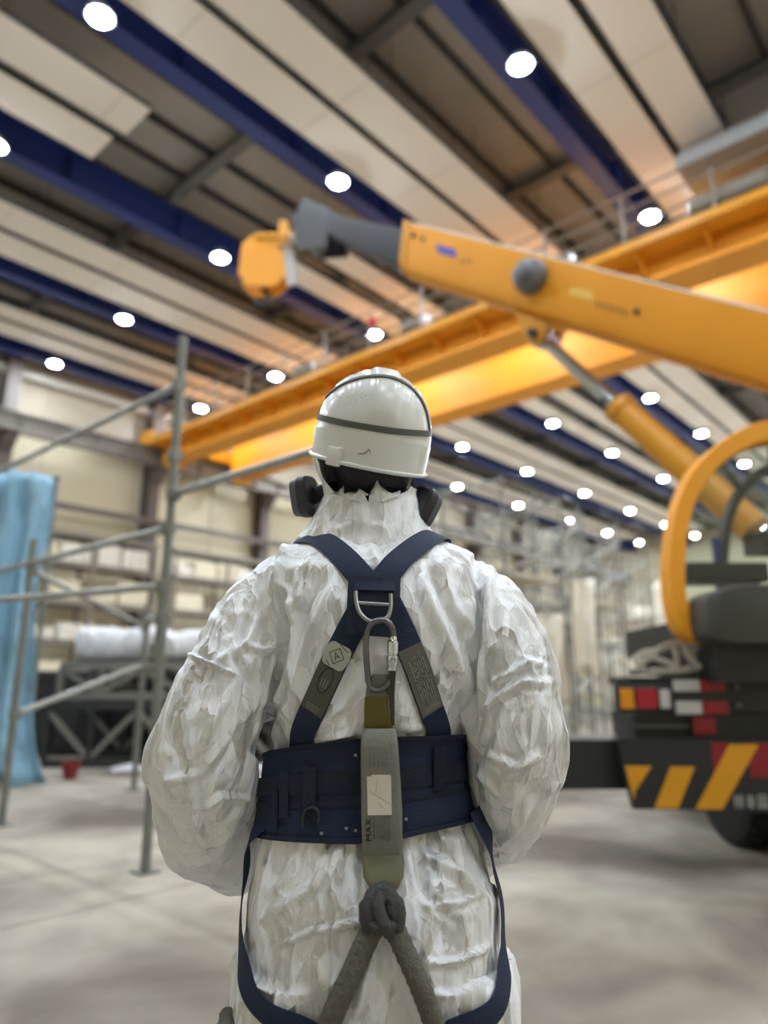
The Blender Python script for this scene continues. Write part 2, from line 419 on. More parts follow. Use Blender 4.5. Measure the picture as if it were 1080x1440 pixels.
RAILM = mat('rail_grey_brown', (140, 130, 120), .5)
rl = MB()
for z in (11.45, 11.9, 12.32): rl.tube([(14.55, YB0, z), (14.55, YB1, z)], .028, n=6)
rl.part('guard_rail', RAILM, bc)
post0 = None
for k in range(18):
    yk = YB0 + .5 + 2.0 * k
    if post0 is None: post0 = MB().box((14.55, yk, 11.64), (.06, .06, 1.4)).part('rail_post', RAILM, bc)
    else: share(post0, bc, (0, yk - YB0 - .5, 0))
m_ = MB()                                                   # cable festoon and conduit on the walkway
for z, r in ((11.12, .05), (11.26, .04)): m_.tube([(14.7, YB0, z), (14.7, YB1, z)], r, n=6)
for k in range(24):
    y = YB0 + 1.4 * k; m_.tube([(14.9, y + 1.4 * i / 6, 11.55 - .35 * math.sin(PI * i / 6)) for i in range(7)], .025, n=5)
m_.part('cable_festoon', mat('cable_brown', (104, 92, 82), .7), bc)
for k, yk in enumerate((7.4, 3.3, 12.0, 16.8)):
    MB().box((14.95, yk, 11.32), (.4, .9 if k != 1 else 1.6, .7), bev=.04).part('control_cabinet', mat('cabinet_grey', (150, 142, 130), .5), bc)
m_ = MB(); m_.tube([(14.55, 13.3, 11.4), (14.55, 13.3, 11.75)], .03); m_.part('lamp_stalk', BLK, bc)
m_ = MB(); m_.lathe([(.02, 0), (.12, .02), (.14, .1), (.11, .2), (.03, .25)], (14.45, 13.3, 11.75), n=16); m_.part('warning_lamp', mat('red_lens', (214, 40, 70), .3), bc, 'small red warning lamp on the crane rail', smooth=60)
for xx in (15.75, 19.25):
    m_ = MB(); m_.box((xx, YB1 - .25, 10.2), (.7, .5, .2)); m_.part('end_plate', YELD, bc)
m_ = MB(); m_.span((14.6, 26.12, 11.02), (20.4, 26.9, 11.55)); m_.part('end_carriage', YELD, bc)
m_ = MB()
for xx in (15.0, 20.0): m_.lathe([(.28, -.08), (.3, -.06), (.3, .06), (.28, .08)], (xx, 26.72, 11.28), (0, 1, 0), n=16)
m_.part('wheel', BLK, bc)
# hoist trolley on top, towards the right end
m_ = MB(); m_.box((16.8, 2.4, 12.25), (5.2, 3.4, .28)); m_.box((15.4, 2.6, 12.62), (1.4, 3.2, .55), bev=.05); m_.part('trolley_frame', mat('trolley_grey', (150, 150, 150), .5), bc)
m_ = MB(); m_.lathe([(.5, -1.2), (.5, 1.2)], (17.3, 2.4, 12.8), (0, 1, 0), n=20); m_.part('hoist_drum', MGREY, bc, smooth=40)

# ------------------------------------------------------------------ scaffolds
def scaff_tube(m_, a, b, r=.026): m_.tube([a, b], r, n=8)
def clamp(m_, p): m_.box(p, (.09, .09, .1), bev=.012)
sa = thing('scaffold', 'grey tube scaffold bay standing close behind the worker on the concrete floor', 'scaffold', (2.83, 4.66, 0))
A = Vector((2.83, 4.66, 0)); C_ = Vector((2.83, 7.08, 0)); B_ = Vector((4.72, 8.15, 0)); D_ = Vector((2.83, 2.62, 0)); E_ = Vector((2.83, 9.6, 0))
def standard(p, h, par, r=.034):
    m_ = MB(); m_.tube([p + Vector((0, 0, .02)), p + Vector((0, 0, h))], r, n=12); m_.part('standard', GALD, par, smooth=60)
    m_ = MB(); m_.box(p + Vector((0, 0, .006)), (.15, .15, .012)); m_.tube([p, p + Vector((0, 0, .22))], .022, n=8); m_.part('base_plate', GALD, par)
for p, h in ((A, 3.93), (C_, 2.6), (D_, 2.92), (B_, 2.2), (E_, 3.6)): standard(p, h, sa)
up = lambda p, z: Vector((p.x, p.y, z))
def ledger(p, q, name='ledger', par=None, r=.028, mm=None):
    m_ = MB(); m_.tube([p, q], r, n=10); o = m_.part(name, mm or GALV, par or sa, smooth=60)
    d = (q - p).normalized()
    for e in (p + d * .02, q - d * .02): k_ = MB(); clamp(k_, e); k_.part('coupler', GALD, par or sa)
    return o
ledger(up(A, 3.52), up(E_, 3.52)); ledger(up(A, 2.37), up(E_, 2.37)); ledger(up(A, 2.63), up(D_, 2.63), 'ledger')
ledger(up(A, 1.93), up(A, 1.93) + Vector((-.9, 4.9, .05)))
ledger(up(C_, .95), up(B_, 1.45), 'brace')
ledger(up(C_, 2.3), up(B_, 1.9), 'brace')
ledger(up(A, 1.7), up(B_, 2.0), 'brace')
ledger(up(A, 2.35) + Vector((0, 0, .6)), up(A, 3.5) + Vector((.5, .9, -2.0)), 'brace', r=.022, mm=GALD)

def bay(t, o, ux, uy, w, d, h, lifts, deck=None):
    """one scaffold bay: four standards, ledgers at the lifts, diagonal braces, boards"""
    o = Vector(o); ux = Vector(ux); uy = Vector(uy); cs = [o, o + ux * w, o + ux * w + uy * d, o + uy * d]
    for c in cs: MB().tube([c, c + Vector((0, 0, h))], .034, n=8).part('standard', GALD, t, smooth=60)
    for z in lifts:
        for i in range(4):
            MB().tube([up(cs[i], z), up(cs[(i + 1) % 4], z)], .028, n=6).part('ledger', GALV, t, smooth=60)
    for i in range(len(lifts) - 1):
        MB().tube([up(cs[0], lifts[i]), up(cs[1], lifts[i + 1])], .024, n=6).part('brace', GALV, t, smooth=60)
        MB().tube([up(cs[2], lifts[i]), up(cs[3], lifts[i + 1])], .024, n=6).part('brace', GALD, t, smooth=60)
    if deck:
        for k in range(4):
            lo = o + uy * (d * (k + .06) / 4); hi = o + ux * w + uy * (d * (k + .94) / 4)
            MB().span((min(lo.x, hi.x), min(lo.y, hi.y), deck + .03), (max(lo.x, hi.x), max(lo.y, hi.y), deck + .075)).part('scaffold_plank', mat('pale_plank', (186, 172, 148), .7), t)
bays = [((11.9, 7.4, 0), 2.4, 5.3, 'nearest scaffold bay right of the worker, under the white strips'), ((14.6, 8.2, 0), 2.4, 5.6, 'second scaffold bay right of the worker, behind the nearest one'),
        ((17.6, 8.6, 0), 2.6, 5.9, 'third scaffold bay right of the worker'), ((21.2, 9.2, 0), 2.6, 6.1, 'fourth scaffold bay, toward the truck crane'),
        ((25.0, 9.9, 0), 2.8, 6.4, 'farthest tall scaffold bay beside the truck crane cab'), ((15.0, 12.6, 0), 2.6, 4.4, 'low scaffold bay behind the row of tall bays'), ((20.0, 13.6, 0), 3.0, 4.6, 'long low scaffold bay between stacks and the columned wall')]
for i, (o, w, h, lab) in enumerate(bays):
    t = thing('scaffold', lab, 'scaffold', o, group='scaffold bays in the far half of the hall')
    bay(t, o, (1, 0, 0), (0, 1, 0), w, 1.5, h, [.4, 1.3, 2.3, 3.3, 4.3] + ([5.2] if h > 5 else []), deck=2.33 if i % 2 else 3.33)
# white wrapped stacks around and behind the scaffolds
WRAP = fabric_mat('white_film_wrap', (224, 219, 206), .4, .01, 6, .5)
WRAP2 = mat('cream_board_edges', (216, 206, 180), .6, var=.2, scale=4, stretch=(1, 1, 14))
def stack(i, x, y, w, d, h, lab, cat='stack'):
    t = thing('panel_stack', lab, cat, (x, y, 0), group='wrapped panel stacks along the hall')
    n = max(3, int(h / .3)); hz = (h - .12) / n
    m_ = MB()
    for k in (-.4, 0, .4): m_.box((x + k * w, y, .06), (.1, d, .12))
    m_.part('skid', mat('pale_plank', (186, 172, 148), .7), t)
    rnd = random.Random(i)
    for k in range(n):
        MB().box((x + rnd.uniform(-.05, .05), y + rnd.uniform(-.05, .05), .12 + hz * (k + .5)), (w - .06 * rnd.random(), d - .06 * rnd.random(), hz * .9), bev=.02).part('wrapped_panel', WRAP if (k + i) % 3 else WRAP2, t)
spots = [(19.5, 11.2, 2.2, 1.2, 1.9), (22.6, 12.4, 2.4, 1.4, 2.4), (25.8, 12.6, 2.4, 1.3, 2.0), (28.6, 13.2, 2.6, 1.4, 2.7), (31.5, 11.0, 2.4, 1.2, 2.2),
         (13.5, 10.6, 2.0, 1.2, 1.5), (16.2, 10.9, 2.0, 1.2, 1.8), (29.0, 9.6, 2.0, 1.2, 1.7), (33.5, 14.5, 3.0, 1.6, 3.2), (38.0, 13.5, 3.0, 1.6, 3.0), (24.0, 16.5, 3.0, 1.4, 3.1), (18.5, 16.0, 2.8, 1.4, 2.6)]
desc = ['low and nearest the third scaffold bay', 'tall behind the fourth scaffold bay', 'knee-high rows behind the farthest tall bay', 'tall and pale beyond the scaffold row', 'beside the end of the scaffold row',
        'lowest one behind the nearest scaffold bay', 'behind the second scaffold bay', 'next to the truck crane cab', 'tallest, far down the hall', 'second tallest, far down the hall', 'long one in front of the columned wall', 'in front of the columned wall behind the worker']
for i, (x, y, w, d, h) in enumerate(spots): stack(i, x, y, w, d, h, 'white film-wrapped panel stack, ' + desc[i])
# white dust sheets hung on the scaffold row
SHEET = fabric_mat('dust_sheet_white', (232, 226, 210), .55, .02, 3, .6)
def dust_sheet(i, x, y, w, z0, z1, lab, turn=0.0):
    rows = []; rnd = random.Random(i + 40); ph = rnd.random() * 6
    for j in range(13):
        z = z1 + (z0 - z1) * j / 12; row = []
        for k in range(41):
            s = k / 40 - .5; o = .10 * math.sin(s * w * 11 + ph + j * .14) + .05 * math.sin(s * w * 21 + j * .3)
            row.append((x + s * w * math.cos(turn) - o * math.sin(turn), y + s * w * math.sin(turn) + o * math.cos(turn), z + .12 * math.sin(s * 7 + ph) * (j / 12)))
        rows.append(row)
    t = thing('dust_sheet', lab, 'sheet', (x, y, z0), group='white sheets hung on the far scaffolds')
    m_ = MB(); m_.rings(rows, cap=False, closed=False); m_.part('sheet', SHEET, t, smooth=180, solid=.004)
    m_ = MB(); m_.tube([(x - .52 * w * math.cos(turn), y - .52 * w * math.sin(turn), z1), (x + .52 * w * math.cos(turn), y + .52 * w * math.sin(turn), z1)], .024, n=6); m_.part('hanging_tube', GALV, t)
    m_ = MB()
    for e in (-.52, .52): m_.tube([(x + e * w * math.cos(turn), y + e * w * math.sin(turn), 0), (x + e * w * math.cos(turn), y + e * w * math.sin(turn), z1 + .1)], .026, n=6)
    m_.part('support_pole', GALD, t)
for i, (x, y, w, z0, z1, lab) in enumerate([(12.3, 6.75, .8, .9, 2.5, 'white dust sheet hanging before the nearest far scaffold bay'), (15.6, 7.6, .7, 1.4, 3.6, 'white dust sheet hanging before the second far scaffold bay'),
        (19.2, 7.8, .8, .3, 2.2, 'narrow white dust sheet hanging before the third far scaffold bay'), (23.4, 8.6, .8, 1.9, 4.4, 'white dust sheet hanging before the fourth far scaffold bay'), (27.4, 9.2, 1.0, .3, 3.0, 'white dust sheet hanging before the farthest tall scaffold bay'),
        (33.0, 12.7, 2.6, .2, 4.6, 'wide white dust sheet far down the hall, in front of the tallest stack'), (37.0, 11.6, 2.4, .2, 4.4, 'wide white dust sheet farthest down the hall, beside the cab frame'), (10.6, 12.3, 1.6, .3, 2.9, 'white dust sheet hanging left of the lowest panel stack')]):
    dust_sheet(i, x, y, w, z0, z1, lab, turn=(-.6, -.5, -.7, -.55, -.6, -.5, -.65, -.6)[i])
# storage racks along the columned wall
RK = mat('rack_grey_brown', (132, 124, 114), .6)
def rack(i, x, lab):
    t = thing('storage_rack', lab, 'rack', (x, 26.0, 0), group='storage racks along the columned wall')
    for xx in (x - 2.6, x, x + 2.6):
        for yy in (25.5, 26.5): MB().box((xx, yy, 3.3), (.1, .1, 6.6)).part('upright', RK, t)
    for z in (1.2, 2.6, 4.0, 5.4, 6.5):
        for yy in (25.5, 26.5): MB().box((x, yy, z), (5.3, .06, .14)).part('rack_beam', RK, t)
        MB().box((x, 26.0, z + .09), (5.2, .98, .03)).part('shelf_deck', GALD, t)
    rnd = random.Random(i * 3 + 1)
    for zi, z in enumerate((1.2, 2.6, 4.0, 5.4)):
        xx = x - 2.45; nb = 0
        while xx < x + 2.0:
            w = rnd.uniform(.7, 1.4); h = rnd.uniform(.4, .9)
            if rnd.random() < .8 and xx + w < x + 2.5:
                b = Vector((xx + w / 2, 26.0, z + .112))
                k = MB(); k.box(b + Vector((0, 0, h / 2)), (w, .8, h), bev=.03)
                k.single('wrapped_bundle', WRAP if rnd.random() < .6 else WRAP2, f'pale bundle, {ORD[nb]} from the left on the {ORD[zi]} shelf up of the {ORD[i]} storage rack', 'bundle', b, group='pale bundles on the storage racks'); nb += 1
            xx += w + .12
for i, x in enumerate((12.4, 18.5, 24.7, 30.9, 37.0, 43.2, 49.3)): rack(i, x, f'tall storage rack of pale bundles against the columned wall, {ORD[i]} from the left')

# ------------------------------------------------------------------ truck crane (built in the lens-aligned frame: x right, y ahead, z up)
tk = thing('truck_crane', 'yellow and black truck crane with raised boom standing right of the worker', 'crane truck', (3.6, 7.0, 0), True)
RED = mat('red_lens_plastic', (150, 16, 34), .3); AMB = mat('amber_lens_plastic', (206, 132, 10), .3); WHT = mat('white_reflector', (190, 188, 188), .35)
STRY = mat('stripe_yellow', (204, 142, 16), .45); DIMW = mat('lettering_grey', (150, 150, 148), .6); DRED = mat('dark_red_paint', (128, 14, 26), .45)
# rear bumper: a plate from its left end rightwards, slightly nearer at the right
bl0, br0 = Vector((1.655, 5.22, 0)), Vector((4.145, 4.86, 0)); bd = (br0 - bl0).normalized(); bn = Vector((bd.y, -bd.x, 0))   # bn points to the viewer side
if bn.y > 0: bn = -bn
def B(s, z, o=0.0): return bl0 + bd * s * .9 + bn * o + Vector((0, 0, z))
zb, zt = .40, .86
m_ = MB(); m_.prism([B(.06, zb), B(2.85, zb), B(2.85, zt), B(0, zt), B(0, .72)], -bn * .10); m_.part('rear_bumper', BLK, tk)
def stripe(pts, mm, name, o=.006):
    m_ = MB(); m_.prism([B(s, z, o) for s, z in pts], -bn * .005); return m_.part(name, mm, tk)
stripe([(.02, .68), (.22, .68), (.08, .51), (.07, .45)], STRY, 'hazard_stripe')
stripe([(.36, .68), (.535, .68), (.385, zb + .01), (.215, zb + .01)], STRY, 'hazard_stripe')
stripe([(.67, .84), (.79, .84), (.79, .60), (.67, .60)], DRED, 'reflector_plate', .003); stripe([(.93, .84), (1.5, .84), (1.5, .62), (.93, .62)], DRED, 'reflector_plate', .003)
stripe([(.80, .83), (1.01, .83), (.70, zb + .01), (.51, zb + .01)], STRY, 'hazard_stripe', .009)
stripe([(1.28, .68), (1.46, .68), (1.29, zb + .01), (1.11, zb + .01)], STRY, 'hazard_stripe'); stripe([(1.95, .68), (2.13, .68), (1.96, zb + .01), (1.78, zb + .01)], STRY, 'hazard_stripe')
# worn white lettering along the bumper's lower edge, stroke by stroke
def glyph(s0, z0, w, h, strokes, par, name='lettering'):
    m_ = MB()
    for (x0, y0, x1, y1) in strokes:
        a = B(s0 + x0 * w, z0 + y0 * h, .008); b = B(s0 + x1 * w, z0 + y1 * h, .008); m_.bar(a, b, .004, .011, up=(b - a).cross(bn).normalized() if (b - a).length else (0, 0, 1))
    m_.part(name, DIMW, tk)
g1 = [(.18, 0, .18, 1), (0, .78, .36, .78), (.02, .45, .36, .58), (.5, .9, 1, .9), (.42, .66, 1, .66), (.42, .42, 1, .42), (.75, 1, .75, 0), (.52, .2, .62, .12)]
g2 = [(.1, .86, .9, .86), (.15, .62, .85, .62), (.15, .42, .85, .42), (.05, .2, .95, .2), (.5, 1, .5, 0), (.15, .62, .15, .42), (.85, .62, .85, .42)]
g3 = [(.1, 1, .1, 0), (.1, 1, .9, 1), (.9, 1, .9, 0), (.3, .75, .7, .75), (.3, .55, .7, .55), (.5, .85, .5, .5), (.3, .35, .7, .35), (.3, .35, .3, .12), (.7, .35, .7, .12), (.3, .12, .7, .12)]
for k, g in enumerate((g1, g2, g3)): glyph(.79 + .085 * k, zb + .02, .066, .085, g, tk)
# outrigger box to the left of the bumper
a0 = P(742, 1072, 5.55); ox = Vector((a0.x, 5.55, 0))
m_ = MB(); m_.span((.92, 5.38, .50), (3.9, 5.78, .84)); m_.part('outrigger_beam', BLK, tk)
m_ = MB(); m_.box((.99, 5.58, .66), (.2, .34, .42), bev=.02); m_.lathe([(.06, 0), (.06, .35)], (.99, 5.58, .42)); m_.lathe([(.16, 0), (.16, .03), (.07, .06)], (.99, 5.58, .40)); m_.part('outrigger_jack', BLK, tk)
# tail-light carrier and rear panel
FY = 5.3
def Q(px, py, f=FY): return P(px, py, f)
def slab(x0, y0, x1, y1, f, th, name, mm, bev=0.0, label=None, par=None):
    a, b = P(x0, y0, f), P(x1, y1, f); m_ = MB(); m_.box(((a.x + b.x) / 2, f + th / 2, (a.z + b.z) / 2), (abs(b.x - a.x), th, abs(b.z - a.z)), bev=bev)
    return m_.part(name, mm, par or tk, label)
slab(868, 958, 1220, 1002, 5.30, .10, 'light_carrier', BLK)
tl = slab(869, 964, 947, 1000, 5.26, .05, 'tail_light', BLK, .01)
slab(872, 968, 893, 997, 5.245, .03, 'amber_lens', AMB, .006, 'amber turn lens', tl); slab(894, 968, 926, 997, 5.245, .03, 'red_lens', RED, .006, 'red tail lens', tl); slab(928, 970, 944, 996, 5.245, .03, 'clear_lens', WHT, .006, 'clear reversing lens', tl)
slab(946, 956, 985, 972, 5.285, .012, 'reflective_strip', WHT); slab(985, 956, 1020, 972, 5.285, .012, 'reflective_strip', RED)
slab(950, 986, 988, 1004, 5.285, .012, 'reflective_strip', WHT); slab(988, 986, 1025, 1004, 5.285, .012, 'reflective_strip', RED)
slab(974, 1009, 1008, 1033, 5.28, .02, 'reflector_plate', DRED)
m_ = MB()
for (x, y) in ((1036, 966), (1038, 991)):
    p = P(x, y, 5.285); m_.lathe([(.016, 0), (.016, .014), (.008, .018)], p, (0, -1, 0), n=10)
m_.part('carrier_bolt', MGREY, tk)
slab(890, 1003, 1220, 1040, 5.36, .5, 'rear_frame', mat('frame_dark', (40, 42, 42), .5))
slab(892, 1018, 970, 1024, 5.30, .03, 'light_bracket', DGREY); 
KX = .42                                                          # the carrier points away to the right
m_ = MB(); m_.prism([(2.1, 5.42, .84), (4.2, 5.42, .84), (4.2 + 6 * KX, 11.4, .84), (2.1 + 6 * KX, 11.4, .84)], (0, 0, .28)); m_.part('chassis', BLK, tk)
m_ = MB(); m_.prism([(1.84, 5.40, 1.12), (4.35, 5.40, 1.12), (4.35 + 6.1 * KX, 11.5, 1.12), (1.84 + 6.1 * KX, 11.5, 1.12)], (0, 0, .08)); m_.part('deck', BLK, tk)
# wheels
wh0 = None
def wheel(cx, cy, name):
    R_ = .52; prof = [(.30, -.15), (.42, -.17), (.50, -.15), (R_, -.12), (R_, .12), (.50, .15), (.42, .17), (.30, .15)]
    m_ = MB(); m_.lathe(prof, (cx, cy, R_), (1, 0, 0), n=40); w = m_.part('wheel', DRUB, tk, smooth=40)
    m_ = MB()
    for k in range(36):
        a = 2 * PI * k / 36; c, s_ = math.cos(a), math.sin(a)
        for sx in (-.07, .07):
            q = Vector((cx + sx, cy + c * (R_ + .004), R_ + s_ * (R_ + .004)))
            if q.z > .03: m_.box(q, (.11, .05, .016), Matrix.Rotation(a - PI / 2, 3, 'X'))
    m_.part('tread_block', DRUB, w, kind='stuff')
    m_ = MB(); m_.lathe([(.3, -.1), (.26, -.02), (.12, .02), (.10, .08), (.04, .09)], (cx, cy, R_), (-1, 0, 0), n=24); m_.part('rim', DGREY, w, smooth=35)
AXL = [(2.86, 6.05), (3.5, 7.5), (4.8, 10.6)]
for ax_, ay in AXL:
    for dxw in (0, .37, 1.35): wheel(ax_ + dxw, ay, 'wheel')
for ax_, ay in AXL: m_ = MB(); m_.tube([(ax_ - .1, ay, .52), (ax_ + 1.45, ay, .52)], .09); m_.part('axle', BLK, tk)
slab(985, 1012, 1220, 1060, 5.62, .05, 'mudguard', DRUB)
# driver's cab far ahead of the deck (turned away from the picture)
m_ = MB(); m_.box((6.3, 12.2, 1.55), (2.3, 1.6, 1.7), bev=.12); m_.part('driver_cab', YELD, tk)
# slewing platform
m_ = MB(); m_.lathe([(.75, 0), (.75, .3)], (3.4, 6.9, 1.2), n=32); m_.part('slewing_ring', DGREY, tk, smooth=40)
m_ = MB(); m_.box((3.55, 6.5, 1.62), (2.0, 2.2, .28)); m_.part('platform', BLK, tk)
m_ = MB(); m_.box((4.65, 5.7, 1.95), (.8, 1.5, .95), bev=.1); m_.part('counterweight', BLK, tk)
slab(990, 900, 1240, 962, 5.55, .6, 'winch_housing', BLK, .03)
slab(884, 952, 988, 962, 5.42, .5, 'deck_ledge', BLK)
# operator's cab: yellow rounded frame, dark far frame, window panes
def closed_loop(left_pts, xmirror):
    """mirror the seen left half about a vertical line to close the cab frame beyond the picture's edge"""
    return left_pts + [(2 * xmirror - x, y) for x, y in reversed(left_pts)]
def catmull(pts, n=6, closed=True):
    out = []; m = len(pts)
    for i in range(m if closed else m - 1):
        p0, p1, p2, p3 = (pts[(i + k) % m] if closed else pts[max(0, min(m - 1, i + k))] for k in (-1, 0, 1, 2))
        p0, p1, p2, p3 = map(Vector, (p0, p1, p2, p3))
        for j in range(n):
            t = j / n; out.append(.5 * ((2 * p1) + (p2 - p0) * t + (2 * p0 - 5 * p1 + 4 * p2 - p3) * t * t + (3 * p1 - p0 - 3 * p2 + p3) * t ** 3))
    if not closed: out.append(Vector(pts[-1]))
    return out
outer = [(1085, 588), (1040, 604), (1000, 632), (969, 668), (950, 715), (942, 765), (940, 815), (946, 862), (962, 893), (1000, 905), (1085, 905)]
inner = [(1085, 620), (1045, 634), (1012, 657), (987, 691), (973, 731), (967, 772), (966, 815), (971, 848), (985, 868), (1010, 874), (1085, 874)]
xm = 1120
def loop_frame(outer, inner, f, th, name, mm, label=None, par=None):
    po = catmull([(x, y, 0) for x, y in closed_loop(outer, xm)], 4); pi_ = catmull([(x, y, 0) for x, y in closed_loop(inner, xm)], 4)
    n = len(po); fr = []
    def ring(pts, fa, bulge): return [Vector((P(p.x, p.y, f).x, f + fa, P(p.x, p.y, f).z)) for p in pts]
    mid_o = [o * .93 + i * .07 for o, i in zip(po, pi_)]; mid_i = [o * .10 + i * .90 for o, i in zip(po, pi_)]
    rs = [ring(po, th * .25, 0), ring(mid_o, 0, 0), ring(mid_i, 0, 0), ring(pi_, th * .25, 0), ring(pi_, th, 0), ring(po, th, 0)]
    m_ = MB(); rs.append(rs[0])
    for a, b in zip(rs, rs[1:]): m_.rings([a, b], cap=False)
    o = m_.part(name, mm, par or tk, label, smooth=30)
    return o
cabf = loop_frame(outer, inner, 5.2, .16, 'cab_frame', YEL)
far_o = [(1085, 652), (1062, 662), (1040, 685), (1025, 715), (1016, 750), (1012, 790), (1014, 830), (1020, 850), (1085, 860)]
far_i = [(1085, 668), (1066, 678), (1048, 698), (1036, 725), (1029, 755), (1026, 792), (1027, 825), (1032, 842), (1085, 850)]
loop_frame(far_o, far_i, 6.25, .10, 'far_cab_frame', BLK)
gm = glass_mat('cab_glass', (.86, .9, .88, 1))
pin = catmull([(x, y, 0) for x, y in closed_loop(inner, xm)], 4); m_ = MB()
m_.prism([Vector((P(p.x, p.y, 5.2).x, 5.29, P(p.x, p.y, 5.2).z)) for p in pin], (0, .006, 0)); m_.part('window_pane', gm, tk, smooth=30)
m_ = MB(); rail_pts = [P(942, 775, 5.2), P(1012, 790, 6.25)]
for (o1, o2) in (((1000, 632), (1040, 685)), ((962, 893), (1014, 850)), ((1085, 588), (1085, 652))):
    m_.tube([P(*o1, 5.3), P(*o2, 6.25)], .03, n=8)
m_.part('cab_rail', BLK, tk)
slab(966, 790, 1085, 818, 5.75, .3, 'control_console', BLK, .02)
slab(1003, 755, 1018, 792, 5.8, .06, 'control_lever', mat('blue_plastic', (28, 46, 120), .4), .01, 'blue control lever')
# rounded grey cover standing nearer than the cab
m_ = MB(); a, b = P(1000, 905, 4.9), P(1240, 826, 4.9)
prof = []
for yy, s in ((0, .94), (.02, 1.0), (.34, 1.0), (.38, .9)):
    cx, cz, hx, hz = (a.x + b.x) / 2, (a.z + b.z) / 2, (b.x - a.x) / 2 * s, (b.z - a.z) / 2 * s
    ring = []
    for k in range(32):
        t = 2 * PI * k / 32; c, s_ = math.cos(t), math.sin(t)
        ring.append(Vector((cx + hx * math.copysign(abs(c) ** .3, c), 4.9 + yy, cz + hz * math.copysign(abs(s_) ** .35, s_) + (.05 * (c + .6) if s_ > 0 else 0))))
    prof.append(ring)
m_.rings(prof); m_.part('engine_cover', DGREY, tk, smooth=35)
slab(1005, 903, 1235, 960, 5.1, .3, 'cover_stand', BLK)
# boom
bl_t, bl_b = Vector((.29, 9.25, 7.87)), Vector((.21, 9.4, 7.11)); br_t, br_b = Vector((3.78, 6.36, 4.78)), Vector((3.78, 6.5, 4.0))
ext = 1.35
def boom_ring(top, bot, w, ax):
    """rounded-bottom box section"""
    upv = (top - bot); h = upv.length; u = upv.normalized(); sd = ax.cross(u).normalized(); c = (top + bot) / 2
    # near face passes through top/bot; the section goes back from it by w
    if sd.y < 0: sd = -sd
    prof = [(0, .5), (0, -.22), (.06, -.38), (.2, -.47), (.5, -.5), (.8, -.47), (.94, -.38), (1, -.22), (1, .5)]
    return [c + sd * (x * w) + u * (y_ * h) for x, y_ in prof]
ax = ((bl_t + bl_b) / 2 - (br_t + br_b) / 2); Lb = ax.length; ax = ax.normalized()
rt_, rb_ = br_t - ax * 2.6, br_b - ax * 2.6
m_ = MB(); m_.rings([boom_ring(rt_, rb_, .62, ax), boom_ring(br_t, br_b, .62, ax), boom_ring(bl_t, bl_b, .62, ax)]); boom = m_.part('boom_base_section', YEL, tk, smooth=30)
upv = (bl_t - bl_b).normalized(); sdv = ax.cross(upv).normalized()
if sdv.y < 0: sdv = -sdv
def on_boom(s, v, o=0.0):
    """point on the boom's near face: s metres down from its tip, v 0 (bottom) .. 1 (top), o metres out of the face"""
    k = s / Lb; t = bl_t.lerp(br_t, k); b = bl_b.lerp(br_b, k); return b.lerp(t, v) - sdv * o
def boom_plate(s0, s1, v0, v1, name, mm, o=.012, skew=0.0, label=None):
    m_ = MB(); m_.prism([on_boom(s0 + skew, v0, 0.001), on_boom(s1 + skew, v0, .001), on_boom(s1, v1, .001), on_boom(s0, v1, .001)], -sdv * o); return m_.part(name, mm, boom, label)
m_ = MB(); 
for s in np.linspace(-.02, .12, 2): pass
m_.rings([[p + (p - (boom_ring(bl_t, bl_b, .62, ax)[4])) * .04 for p in boom_ring(bl_t - ax * d, bl_b - ax * d, .62, ax)] for d in (0.0, .12)]); m_.part('boom_collar', YELD, boom, smooth=30)
boom_plate(.75, 1.12, .60, .74, 'logo_plate', mat('logo_blue', (66, 62, 168), .4), label='small blue logo plate', skew=.04)
for k in range(7): boom_plate(1.24 + k * .085, 1.29 + k * .085, .52, .60 + .02 * (k % 3), 'lettering', mat('faded_lettering', (150, 98, 30), .5), .004)
boom_plate(3.10, 3.42, .52, .66, 'logo_plate', mat('pale_logo', (232, 190, 92), .5), .006, label='pale faded logo mark')
for k in range(6): boom_plate(3.48 + k * .075, 3.52 + k * .075, .44, .54, 'lettering', mat('faded_lettering', (150, 98, 30), .5), .004)
for s, v, r in ((2.28, .52, .05), (4.02, .55, .035), (.25, .80, .04), (.45, .78, .03)):
    m_ = MB(); m_.lathe([(r, 0), (r, .02), (r * .6, .03)], on_boom(s, v), -sdv, n=12); m_.part('bolt_cap', BLK, boom)
m_ = MB(); m_.lathe([(.22, 0), (.23, .05), (.20, .18), (.12, .22), (.11, .28), (.05, .30)], on_boom(2.52, .62), -sdv, n=10); m_.part('pin_hub', mat('hub_grey', (104, 105, 110), .45), boom, smooth=40)
m_ = MB(); m_.tube([on_boom(2.3, .60, .08), on_boom(2.5, .62, .16)], .07); m_.part('hub_bracket', MGREY, boom)
m_ = MB()                                                        # pale tube standing in for the light along the boom's top edge
m_.tube([on_boom(s, 1.015, -.03) for s in np.linspace(.1, 6.5, 12)], .022); m_.part('top_edge_highlight', mat('pale_edge_highlight', (206, 196, 176), .5), boom)
m_ = MB(); m_.tube([on_boom(3.95, 1.02, -.2), on_boom(4.0, 1.1, -.2), on_boom(4.6, 1.08, -.2), on_boom(6.0, 1.08, -.2)], .02); m_.part('hydraulic_pipe', BLK, boom)
